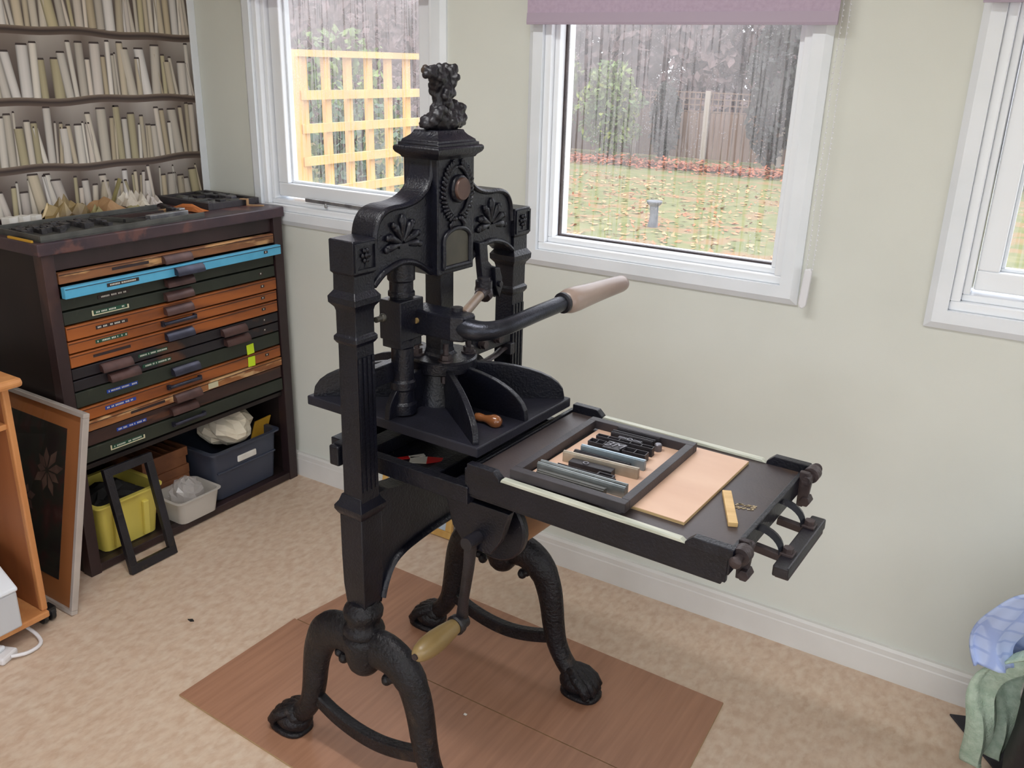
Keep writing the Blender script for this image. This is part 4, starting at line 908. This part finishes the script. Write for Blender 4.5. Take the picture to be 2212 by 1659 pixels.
# locked-up forme at the window end
fo = thing('type_forme', 'dark locked-up type forme on the window end of the cabinet top', 'type forme', (.165,-.150,TZ), 0)
for lo, hi in (((-.145,-.115,0),(.145,-.095,.024)),((-.145,.095,0),(.145,.115,.022)),((-.145,-.095,0),(-.125,.095,.022)),((.130,-.095,0),(.145,.095,.022))): B(lo,hi).build('bar','chase_iron',fo,bevel=.001)
B((-.125,-.095,0), (.130,.095,.008)).build('backing', 'type_dark', fo)
fr2 = random.Random(31)
for i in range(7):
    y = -.093
    while y < .085:
        w_ = fr2.choice([.018,.026,.038,.052]); w_ = min(w_, .094-y); hh = fr2.uniform(.014,.027)
        B((-.123+i*.036,y,.008), (-.123+i*.036+fr2.uniform(.026,.034),y+w_-.002,hh)).build('furniture_piece', fr2.choice(['type_dark','sort_grey','galley_zinc','type_dark','type_face']), fo, bevel=.0006); y += w_
hk = thing('metal_hook', 'tan bent metal bracket on the corner of the cabinet top', 'bracket', (.345,-.085,TZ), .5); B((-.03,-.008,0), (.03,.008,.003)).build('foot','kraft',hk); B((-.03,-.008,.003), (-.026,.008,.024)).build('upright','kraft',hk); B((-.055,-.008,.021), (-.030,.008,.024)).build('lip','kraft',hk)
# amber stained edge piece on the left of the slab
o = B((-.06,-.003,0), (.06,.003,.006)).build('amber_strip', 'amber_card'); o.location = (.335,-.950,TZ); tag(o, 'amber coloured strip along the outer edge of the cabinet top', 'strip')

# ------------------------------------------------------------------ storage under the drawers
SZ = .0325
def crate(name, label, cat, loc, sx, sy, h, taper, m, lip=.010, t=.004, holes=False):
    o = thing(name, label, cat, loc); mb = MB()
    def ring(k, z, sc): # rounded rectangle
        pts = []; r = .022
        for cx_, cy_, a0 in ((1,1,0),(-1,1,90),(-1,-1,180),(1,-1,270)):
            for a in (0,30,60,90): pts.append((cx_*(sx*sc-r)+r*math.cos(math.radians(a0+a)), cy_*(sy*sc-r)+r*math.sin(math.radians(a0+a)), z))
        return pts
    rings = [ring(0,0,taper),ring(0,h*.97,1),ring(0,h*.97,1+lip/sx),ring(0,h,1+lip/sx),ring(0,h,1-t/sx),ring(0,.006,taper-t/sx)]
    vs = [p for r_ in rings for p in r_]; n_ = 16
    fs = [(i*n_+j,i*n_+(j+1) % n_,(i+1)*n_+(j+1) % n_,(i+1)*n_+j) for i in range(5) for j in range(n_)]
    mb.add(vs, fs+[tuple(range(n_-1,-1,-1)), tuple(range(5*n_,6*n_))]); mb.build('body', m, o, smooth=40)
    return o
yc = crate('storage_bin', 'yellow plastic tub behind the small black frame', 'tub', (.270,-.755,SZ), .118, .116, .178, .86, 'plastic_yellow', .012)
for s in (-.055,.055): B((.101,s-.016,.02), (.1155,s+.006,.150)).build('rib', 'plastic_yellow', yc, bevel=.003).rotation_euler = (0,math.radians(5.5),0)
crumple('dark_rags', 'heap of dark rags filling the yellow tub', 'rags', (.270,-.755), .19, .185, .060, 'dark_clutter', 51, .1, 9, .6, z=SZ+.138)
wf = thing('picture_frame', 'small empty black wooden frame leaning on the type cabinet', 'frame', (.506,-.776,.001)); wf.rotation_euler = (0,-math.radians(12.5),0)
for lo, hi in (((-.009,-.088,0),(.009,.088,.030)),((-.009,-.088,.335),(.009,.088,.362)),((-.009,-.088,.030),(.009,-.062,.335)),((-.009,.062,.030),(.009,.088,.335))): B(lo,hi).build('frame_bar','press_worn',wf,bevel=.001)
sb = crate('slate_crate', 'slate blue plastic crate under the cabinet by the window wall', 'crate', (.245,-.255,SZ), .145, .155, .195, .93, 'plastic_slate', .012)
B((.137,-.045,.125), (.1475,.045,.150)).build('handle_hole', 'white_paper', sb, bevel=.004)
B((.134,-.14,.105), (.1465,.14,.113)).build('ridge', 'plastic_slate', sb, bevel=.002)
r_ = random.Random(15); mb = MB().ell((0,0,.072), (.088,.078,.072), 18, 12)
for i, v in enumerate(mb.v):
    a = math.atan2(v[1],v[0]); w_ = 1+.10*math.sin(a*3+v[2]*40)+.07*math.sin(a*7-v[2]*60)+r_.uniform(-.04,.04); mb.v[i] = (v[0]*w_, v[1]*w_, max(0,v[2]*(1+.05*math.sin(a*5)))+r_.uniform(0,.006))
o = mb.build('cloth_bundle', 'cream_cloth', None); tag(o, 'crumpled cream cloth bundle stuffed in the slate crate', 'cloth'); o.location = (.290,-.262,SZ+.166); o.scale = (1.15,1.25,.98)
o = thing('amber_envelope', 'amber padded envelope poking out of the slate crate', 'envelope', (.318,-.150,SZ+.100), 0); MB().prism([(-.04,0),(.03,0),(.070,.135),(-.01,.120)], -.004, .004, 'x').build('body','amber_card',o,bevel=.002); o.rotation_euler=(math.radians(-8),0,0)
pt = crate('plastic_tub', 'cloudy shallow plastic tub holding a clear bag', 'tub', (.360,-.515,SZ), .075, .090, .088, .86, 'plastic_cloudy', .006, .003)
r_ = random.Random(2); mb = MB().ell((0,0,.070), (.055,.062,.060), 16, 11)
for i, v in enumerate(mb.v): mb.v[i] = tuple(c*(1+r_.uniform(-.13,.13)) if k < 2 else c+r_.uniform(-.008,.008) for k, c in enumerate(v))
o = mb.build('plastic_bag', 'bag_film'); o.location = (.360,-.520,SZ+.008); tag(o, 'crumpled clear plastic bag in the cloudy tub', 'bag')
for k, lab in enumerate(['orange wooden type case at the bottom of the stack under the drawers','wooden type case second from the bottom of the stack','wooden type case third from the bottom of the stack','wooden type case third from the top of the stack','wooden type case second from the top of the stack','wooden type case topmost of the stack under the drawers']):
    sy_ = .096; o = thing('type_case', lab, 'type case', (.158+(.010 if k < 3 else 0)+.006*(k % 2),-.528+.005*(k % 2),SZ+.0005+k*.0345), 0)
    sx_ = .105; B((-sx_,-sy_,0), (sx_,sy_,.006)).build('base','case_wood',o)
    for lo, hi in (((-sx_,-sy_,.006),(sx_,-sy_+.007,.034)),((-sx_,sy_-.007,.006),(sx_,sy_,.034)),((-sx_,-sy_+.007,.006),(-sx_+.007,sy_-.007,.034)),((sx_-.007,-sy_+.007,.006),(sx_,sy_-.007,.034))): B(lo,hi).build('wall','case_wood',o)
    for i in range(1,6): B((-sx_+.007,-sy_+i*sy_/3-.0015,.006), (sx_-.007,-sy_+i*sy_/3+.0015,.030)).build('divider','case_wood',o)

# ------------------------------------------------------------------ framed print leaning on the cabinet side
fp = thing('framed_print', 'tall silver-framed dark flower print with orange mount leaning on the cabinet', 'picture', (.325,-1.096,.001)); fp.rotation_euler = (-math.radians(12.2),0,0)
FW, FH = .235, .625
for lo, hi in (((-FW,-.010,0),(FW,.010,.014)),((-FW,-.010,FH-.014),(FW,.010,FH)),((-FW,-.010,.014),(-FW+.014,.010,FH-.014)),((FW-.014,-.010,.014),(FW,.010,FH-.014))): B(lo,hi).build('frame_bar','frame_silver',fp,bevel=.0015)
B((-FW+.014,-.001,.014), (FW-.014,.003,FH-.014)).build('mount', 'mount_orange', fp)
pr_ = MB().box((-.150,-.0022,.085), (.148,-.001,.560)).build('print', 'dark_botanical', fp)
mb = MB(); fl = random.Random(6)
for c_, n_, L in (((.060,.410),9,.085),((-.05,.30),7,.06)):
    for k in range(n_):
        a = k*2*PI/n_+.3; d = Vector((math.cos(a), math.sin(a))); q = Vector((-d.y,d.x)); l_ = L*fl.uniform(.6,1.1)
        pts = [Vector(c_)+d*.008, Vector(c_)+d*l_*.6+q*.014, Vector(c_)+d*l_, Vector(c_)+d*l_*.6-q*.014]
        mb.add([(p.x,-.0025,p.y) for p in pts], [(0,1,2,3)])
mat('petal_print', S(112,90,80), S(84,66,60), rough=.6, scale=20); mb.build('printed_flowers', 'petal_print', fp)['kind'] = 'stuff'
MB().add([(-FW+.014,-.006,.014),(FW-.014,-.006,.014),(FW-.014,-.006,FH-.014),(-FW+.014,-.006,FH-.014)], [(0,1,2,3)]).build('glass', 'picture_glass', fp)

# ------------------------------------------------------------------ beech trolley, printer, adapter
tr = thing('printer_trolley', 'beech wood trolley on black castors beside the framed print', 'trolley', (.34,-1.45,0))
def tp(lo, hi, name, m, bv=.003): o = Vector((.34,-1.45,0)); return B(Vector(lo)-o, Vector(hi)-o).build(name, m, tr, bevel=bv)
tp((.10,-1.190,.070), (.548,-1.174,.765), 'side_panel', 'beech_face'); tp((.548,-1.191,.070), (.568,-1.173,.765), 'edge_strip', 'beech', .004)
tp((.10,-1.760,.070), (.548,-1.744,.765), 'side_panel', 'beech_face'); tp((.548,-1.761,.070), (.568,-1.743,.765), 'edge_strip', 'beech', .004)
tp((.08,-1.79,.765), (.615,-1.155,.790), 'top', 'beech', .010); tp((.10,-1.744,.640), (.560,-1.190,.656), 'shelf', 'beech'); tp((.10,-1.76,.050), (.578,-1.176,.070), 'bottom_shelf', 'beech', .004)
tp((.10,-1.744,.10), (.112,-1.190,.60), 'back_panel', 'beech_face')
for x, y in ((.520,-1.158),(.13,-1.168),(.505,-1.72),(.13,-1.72)):
    mb = MB()
    for s in (-1,1): mb.lathe((x-.34,y+1.45+s*.012-.009,.0245), (0,1,0), [(0,.018),(.003,.0235),(.015,.0235),(.018,.018)], 18)
    mb.cyl((x-.34,y+1.45,.02), (x-.34,y+1.45,.052), .010); mb.box((x-.34-.018,y+1.45-.022,.026), (x-.34+.018,y+1.45+.022,.048)); mb.build('castor', 'castor_black', tr, smooth=40)
bk = B((-.14,-.11,0), (.14,.11,.022)).build('grey_tray', 'printer_grey', bevel=.004); bk.location = (.415,-1.345,.6562); tag(bk, 'flat grey tray on the upper trolley shelf', 'tray')
pn = thing('printer', 'white desktop printer with pale blue keys on the trolley bottom shelf', 'printer', (.40,-1.46,.0703))
MB().prism([(-.19,0),(.19,0),(.19,.115),(-.19,.125)], -.20, .20, 'y').build('body', 'printer_grey', pn, bevel=.006)
MB().prism([(-.19,.125),(.195,.116),(.195,.128),(.10,.185),(-.05,.20),(-.19,.20)], -.203, .203, 'y').build('lid', 'printer_white', pn, bevel=.006)
for k in range(4): B((.128+.012*k-.005,.07-.001,.152-.0072*k), (.128+.012*k+.003,.17,.156-.0072*k)).build('key', 'printer_blue', pn, bevel=.001).rotation_euler=(0,math.radians(0),0)
ad = thing('power_adapter', 'white mains adapter and cable on the vinyl floor', 'adapter', (.57,-1.335,.0005)); ad.rotation_euler = (0,0,.4)
B((-.055,-.030,0), (.045,.030,.022)).build('brick','cable_white',ad,bevel=.006); B((-.03,-.015,.022), (.02,.015,.036)).build('raised_face','printer_white',ad,bevel=.005)
MB().tube(smooth_pts([(.045,.0,.012),(.075,.03,.008),(.080,.075,.006),(.045,.105,.012),(-.01,.12,.03),(-.04,.14,.032)],4), .0055, 8).build('cable','cable_white',ad,smooth=60)
o = MB().prism([(-.011,-.004),(.004,-.006),(.012,.001),(.001,.005)], 0, .003, 'z').build('floor_chip', 'dark_clutter'); o.location = (.866,-.917,.0004); tag(o, 'tiny dark chip lying on the bare vinyl floor', 'debris')
o = B((-.004,-.003,0), (.004,.003,.002)).build('paper_speck', 'white_paper'); o.location = (1.787,-.796,.0064); tag(o, 'tiny white paper speck on the near plywood sheet', 'debris')

# ------------------------------------------------------------------ pine-framed print behind the press
pf = thing('pine_picture', 'small pine-framed pale print standing on the floor behind the press', 'picture', (1.060,-.088,.001)); pf.rotation_euler = (-math.radians(12),0,0)
for lo, hi in (((-.165,-.008,0),(.165,.008,.026)),((-.165,-.008,.310),(.165,.008,.335)),((-.165,-.008,.026),(-.140,.008,.310)),((.140,-.008,.026),(.165,.008,.310))): B(lo,hi).build('frame_bar','pine_frame',pf,bevel=.002)
B((-.140,-.002,.026), (.140,.004,.310)).build('print','pale_print',pf)

# ------------------------------------------------------------------ black bag, cloths and flap by the skirting
bg_ = thing('black_bag', 'black fabric bag standing by the skirting under folded cloths', 'bag', (3.180,-.310,.0))
r_ = random.Random(4); mb = MB(); prof_ = [(.0,.80),(.02,.96),(.12,1.0),(.25,.98),(.34,.93),(.385,.80),(.395,.5)]
vs = []; n_ = 24
for z, sc_ in prof_:
    for j in range(n_):
        a = 2*PI*j/n_; e = .6; cx_ = math.copysign(abs(math.cos(a))**e, math.cos(a)); sy_ = math.copysign(abs(math.sin(a))**e, math.sin(a))
        w_ = 1+.025*math.sin(a*5+z*30); vs.append((cx_*.205*sc_*w_, sy_*.215*sc_*w_, max(z, 0.001)))
k_ = len(prof_); mb.add(vs, [(i*n_+j,i*n_+(j+1) % n_,(i+1)*n_+(j+1) % n_,(i+1)*n_+j) for i in range(k_-1) for j in range(n_)]+[tuple(range(n_-1,-1,-1)), tuple(range((k_-1)*n_,k_*n_))])
mb.build('body','bag_black',bg_,smooth=60)
MB().tube(smooth_pts([(-.10,-.20,.36),(-.11,-.235,.30),(-.09,-.238,.20),(-.0,-.238,.12),(.09,-.238,.20),(.11,-.235,.30),(.10,-.20,.36)],4), [(.012,.003)]*25, 8).build('strap','bag_black',bg_,smooth=60)
fl_ = MB().prism([(2.847,-.073),(2.925,-.040),(3.06,-.10),(3.03,-.30),(2.995,-.262)], .0008, .006, 'z').build('black_flap', 'mat_black', None, bevel=.002); tag(fl_, 'flat black corner of a mat under the green towel', 'mat')
def drape(name, label, m, pts, width, seed, amp=.010, nv=16, cat='cloth', thick=.004, side=None):
    P_ = smooth_pts(pts, 6); r_ = random.Random(seed); ph = [r_.uniform(0,6) for _ in range(4)]
    mb = MB(); N_ = len(P_)-1
    def fn(a, b):
        i = min(int(a*N_+.5), N_); p = Vector(P_[i]); t = Vector(P_[min(i+1,N_)])-Vector(P_[max(i-1,0)]); t.normalize()
        wdir = Vector(side); n__ = t.cross(wdir).normalized(); ww = width*(1-.18*a+.05*math.sin(a*9+ph[0]))
        return tuple(p+wdir*(b-.5)*ww+n__*(amp*(math.sin(b*11+ph[1]+a*2.5)+.6*math.sin(b*23+ph[2]-a*4)+.5*math.sin(a*14+ph[3]))))
    o = mb.grid(fn, N_, nv).build(name, m, None, smooth=60, solid=thick); return tag(o, label, cat)
tw = drape('green_towel', 'pale green towel hanging down the side of the black bag', 'towel_green', [(3.18,-.300,.412),(3.07,-.290,.416),(2.995,-.280,.390),(2.945,-.270,.325),(2.930,-.262,.25),(2.935,-.262,.18),(2.942,-.262,.10),(2.946,-.262,.050)], .150, 3, .016, side=(.60,.80,0), thick=.006)
bl = drape('blue_cloth', 'blue checked cloth rumpled on top of the green towel', 'cloth_blue_check', [(3.36,-.33,.480),(3.21,-.325,.530),(3.10,-.318,.560),(3.015,-.310,.550),(2.962,-.305,.490),(2.942,-.302,.415),(2.950,-.302,.350)], .23, 9, .017, side=(.74,.67,0), thick=.006)

# ------------------------------------------------------------------ garden
GZ = -.6
gr = B((-34,-34,GZ-.2), (34,46,GZ)).build('ground', 'lawn'); gr['kind'] = 'structure'
def leafcloud(n, fn, size, seed, flat=False):
    r_ = random.Random(seed); mb = MB(); vs = []; fs = []
    for i in range(n):
        c = Vector(fn(r_)); s = size*r_.uniform(.6,1.3)
        if flat: a = Vector((r_.uniform(-1,1), r_.uniform(-1,1), r_.uniform(-.25,.25))).normalized(); nn = Vector((r_.uniform(-.4,.4), r_.uniform(-.4,.4), 1))
        else: a = Vector((r_.gauss(0,1), r_.gauss(0,1), r_.gauss(0,1))).normalized(); nn = Vector((r_.gauss(0,1), r_.gauss(0,1), r_.gauss(0,1)))
        b = nn.cross(a)
        if b.length < 1e-3: continue
        b.normalize(); k = len(vs)
        vs += [c-a*s, c+b*s*.55-a*s*.1, c+a*s, c-b*s*.55-a*s*.1]; fs.append((k,k+1,k+2,k+3))
    mb.add(vs, fs); return mb
def raw(mb, name, m, par=None):
    me = mb.mesh(name, False); o = bpy.data.objects.new(name, me); COL.objects.link(o); me.materials.append(MATS[m]); o.parent = par; return o
def lawn_pt(r_):
    y = r_.uniform(7.2,15.3); x = r_.uniform(-1.2-.42*y-1.2, 1.5-.1*y+1); return (x, y, GZ+.02)
o = raw(leafcloud(2200, lawn_pt, .050, 1, True), 'fallen_leaves', 'fallen_leaf'); tag(o, 'brown autumn leaves scattered over the lawn', 'leaves', kind='stuff')
o = raw(leafcloud(5200, lambda r_: (r_.uniform(-12,-1.5), 17.2+r_.uniform(-1,1)*abs(r_.uniform(-1,1)), GZ+.02+abs(r_.gauss(0,.07))), .060, 2, True), 'leaf_drift', 'leaf_rust'); tag(o, 'drift of rust brown leaves along the fence foot', 'leaves', kind='stuff')
o = raw(leafcloud(1600, lambda r_: (r_.uniform(-5.5,-1.2), r_.uniform(2.0,5.2), GZ+.02+abs(r_.gauss(0,.03))), .06, 12, True), 'leaf_litter', 'leaf_rust'); tag(o, 'rust brown leaf litter behind the pine trellis', 'leaves', kind='stuff')
# far fence with close boards and a strip of lattice
fe = thing('garden_fence', 'brown close-board fence with a lattice top across the far lawn', 'fence', (-6.0,19.4,GZ))
b0 = B((-.055,-.012,.05), (.055,.012,1.15)).build('fence_board', 'fence_brown', fe); b0.location = (-6.6,0,0)
for i in range(1, 110): instance(b0, 'fence_board', fe, (-6.6+i*.118, (i % 2)*.016, 0))
b0 = B((-.014,-.010,1.17), (.014,.010,1.62)).build('lattice_slat', 'fence_brown', fe); b0.location = (-6.6,0,0)
for i in range(1, 88): instance(b0, 'lattice_slat', fe, (-6.6+i*.15, 0, 0))
b1 = B((-6.65,-.014,0), (6.4,-.002,.030)).build('lattice_rail', 'fence_brown', fe); b1.location = (0,0,1.16)
for z in (1.31,1.45,1.60): instance(b1, 'lattice_rail', fe, (0,0,z))
b2 = B((-.06,-.08,0), (.06,.0,1.66)).build('fence_post', 'post_concrete', fe); b2.location = (-3.0,-.03,0)
for x in (-4.9,-1.1,.8,2.7,4.6): instance(b2, 'fence_post', fe, (x,-.03,0))
def bush(name, label, loc, rad, n_, size, m, seed, cat='shrub', stems=5, group=None, m2=None):
    t = thing(name, label, cat, loc, 0, group)
    def fn(r_):
        while True:
            p = Vector((r_.uniform(-1,1), r_.uniform(-1,1), r_.uniform(-1,1)))
            if .25 < p.length < 1: return (p.x*rad[0]*(1+.15*math.sin(p.z*9)), p.y*rad[1], rad[2]*1.02+p.z*rad[2])
    raw(leafcloud(n_, fn, size, seed), 'foliage', m, t)
    if m2: raw(leafcloud(n_//4, fn, size*.75, seed+50), 'bright_leaves', m2, t)
    r_ = random.Random(seed); mb = MB()
    for i in range(stems):
        a = r_.uniform(0,6.28); d = r_.uniform(.2,.7)
        mb.tube([(.05*math.cos(a),.05*math.sin(a),0),(rad[0]*d*.5*math.cos(a),rad[1]*d*.5*math.sin(a),rad[2]*.7),(rad[0]*d*math.cos(a),rad[1]*d*math.sin(a),rad[2]*1.6)], [.04,.03,.012], 6)
    mb.build('stems', 'bark', t, smooth=60)['kind'] = 'stuff'
    return t
G = 'garden shrubs'
bush('leafy_shrub', 'green shrub with lime leaf sprays left of the far fence', (-7.35,18.4,GZ), (.85,.6,1.15), 1500, .085, 'hedge_green', 11, m2='leaf_lime', group=G)
bush('leafy_shrub', 'tall loose shrub with yellowing leaves behind the lime shrub', (-9.3,18.5,GZ), (.95,.6,1.7), 1400, .09, 'hedge_green', 12, m2='leaf_lime', group=G)
bush('low_shrub', 'low blue green shrub at the edge of the lawn', (-8.3,15.8,GZ), (.7,.3,.42), 700, .07, 'blue_green', 13, group=G)
bush('dark_shrub', 'dark evergreen shrub between the lime shrub and the fence', (-6.0,18.7,GZ), (.38,.4,.95), 900, .08, 'hedge_dark', 14, group=G)
bush('dark_conifer', 'dark narrow conifer at the end of the far fence', (-3.35,18.6,GZ), (.62,.6,1.9), 1900, .10, 'hedge_dark', 15, cat='tree')
bush('dark_conifer', 'broad dark evergreen beyond the narrow conifer', (-1.6,21.3,GZ), (1.3,1.0,2.6), 1700, .13, 'hedge_dark', 16, cat='tree')
bush('leafy_shrub', 'green shrub seen through the pine trellis', (-4.9,6.2,GZ), (.9,.8,1.0), 1000, .06, 'blue_green', 17, group=G)
bush('leafy_shrub', 'olive shrub farther behind the pine trellis', (-7.6,8.9,GZ), (1.2,1.0,1.35), 1100, .08, 'hedge_green', 18, group=G)
bush('leafy_shrub', 'bushy green shrub outside the casement window', (1.9,18.6,GZ), (1.3,.6,1.2), 1200, .08, 'hedge_green', 19, m2='leaf_lime', group=G)
# leafless trees closing the view
tr_ = random.Random(77)
spots = [(-22+i*2.5, 23.8) for i in range(13)]+[(-18.5, 1.5+i*2.7) for i in range(7)]
for i, (x, y) in enumerate(spots):
    t = thing('bare_tree', 'bare brown tree in the thicket beyond the fence' if i < 13 else 'bare brown tree in the row beyond the pine trellis', 'tree', (x,y,GZ), 0, 'bare trees beyond the fence' if i < 13 else 'bare trees beyond the trellis')
    mb = MB(); mb.tube([(0,0,0),(.1,0,1.5),(.0,.1,3.0),(.2,0,5.0)], [.16,.13,.10,.03], 7); mb.build('trunk', 'bark', t, smooth=60)
    tw_ = MB(); rs = random.Random(i)
    for k in range(90):
        z = rs.uniform(.5,5); a = rs.uniform(0,6.28); L = rs.uniform(.5,1.05)
        tw_.tube([(0,0,z),(L*.5*math.cos(a),L*.5*math.sin(a),z+L*.5),(L*math.cos(a+.2),L*math.sin(a+.2),z+L*1.1)], [.03,.018,.006], 3, False)
    raw(tw_, 'twigs', 'twig_mauve', t)['kind'] = 'stuff'
    raw(leafcloud(5000, lambda r_: (r_.uniform(-1.08,1.08), r_.uniform(-.9,.9), r_.uniform(.1,6.0)), .19, 300+i), 'dead_leaves', 'twig_mauve', t)
for i, (x, y, h_) in enumerate(((-9.9,13.6,5),(-9.9,10.9,5),(-13,16,5))):
    t = thing('bare_tree', ('slim bare tree on the lawn edge', 'bare tree beside the rusty leaf litter', 'far bare tree behind the olive shrub')[i], 'tree', (x,y,GZ))
    mb = MB(); mb.tube([(0,0,0),(.05,0,1.5),(.0,.05,h_)], [.09,.08,.03], 7); mb.build('trunk','bark',t,smooth=60)
    raw(leafcloud(900, lambda r_: (r_.uniform(-1,1), r_.uniform(-1,1), r_.uniform(.6,h_)), .10, 400+i), 'dead_leaves', 'twig_mauve', t)
# grey post in the lawn
gp = thing('lawn_post', 'short grey post with a flared cap standing on the lawn', 'post', (-2.26,9.66,GZ)); MB().tube([(0,0,0),(.01,0,.16),(0,0,.30)], [.075,.06,.065], 12).build('stem','post_grey',gp,smooth=40); MB().lathe((0,0,.30),(0,0,1),[(0,.065),(.03,.10),(.06,.115),(.075,.11)],14).build('cap','post_grey',gp,smooth=40)
# new pine trellis beside the window
te = thing('pine_trellis', 'new pale pine trellis panel outside the window beside the cabinet', 'trellis', (-.5,1.0,GZ))
v0 = B((-.012,-.022,.02), (.012,.022,2.20)).build('upright_slat', 'trellis_pine', te); v0.location = (0,.03,0)
for i in range(1, 12): instance(v0, 'upright_slat', te, (0,.03+i*.163,0))
h0_ = B((-.012,-.02,-.022), (.012,1.86,.022)).build('cross_slat', 'trellis_pine', te); h0_.location = (.024,0,.10)
for i in range(1, 13): instance(h0_, 'cross_slat', te, (.024,0,.10+i*.160))
B((-.025,-.03,2.20), (.045,1.88,2.232)).build('cap_rail', 'trellis_pine', te); B((-.03,-.055,0), (.03,.0,2.2)).build('post', 'trellis_pine', te)
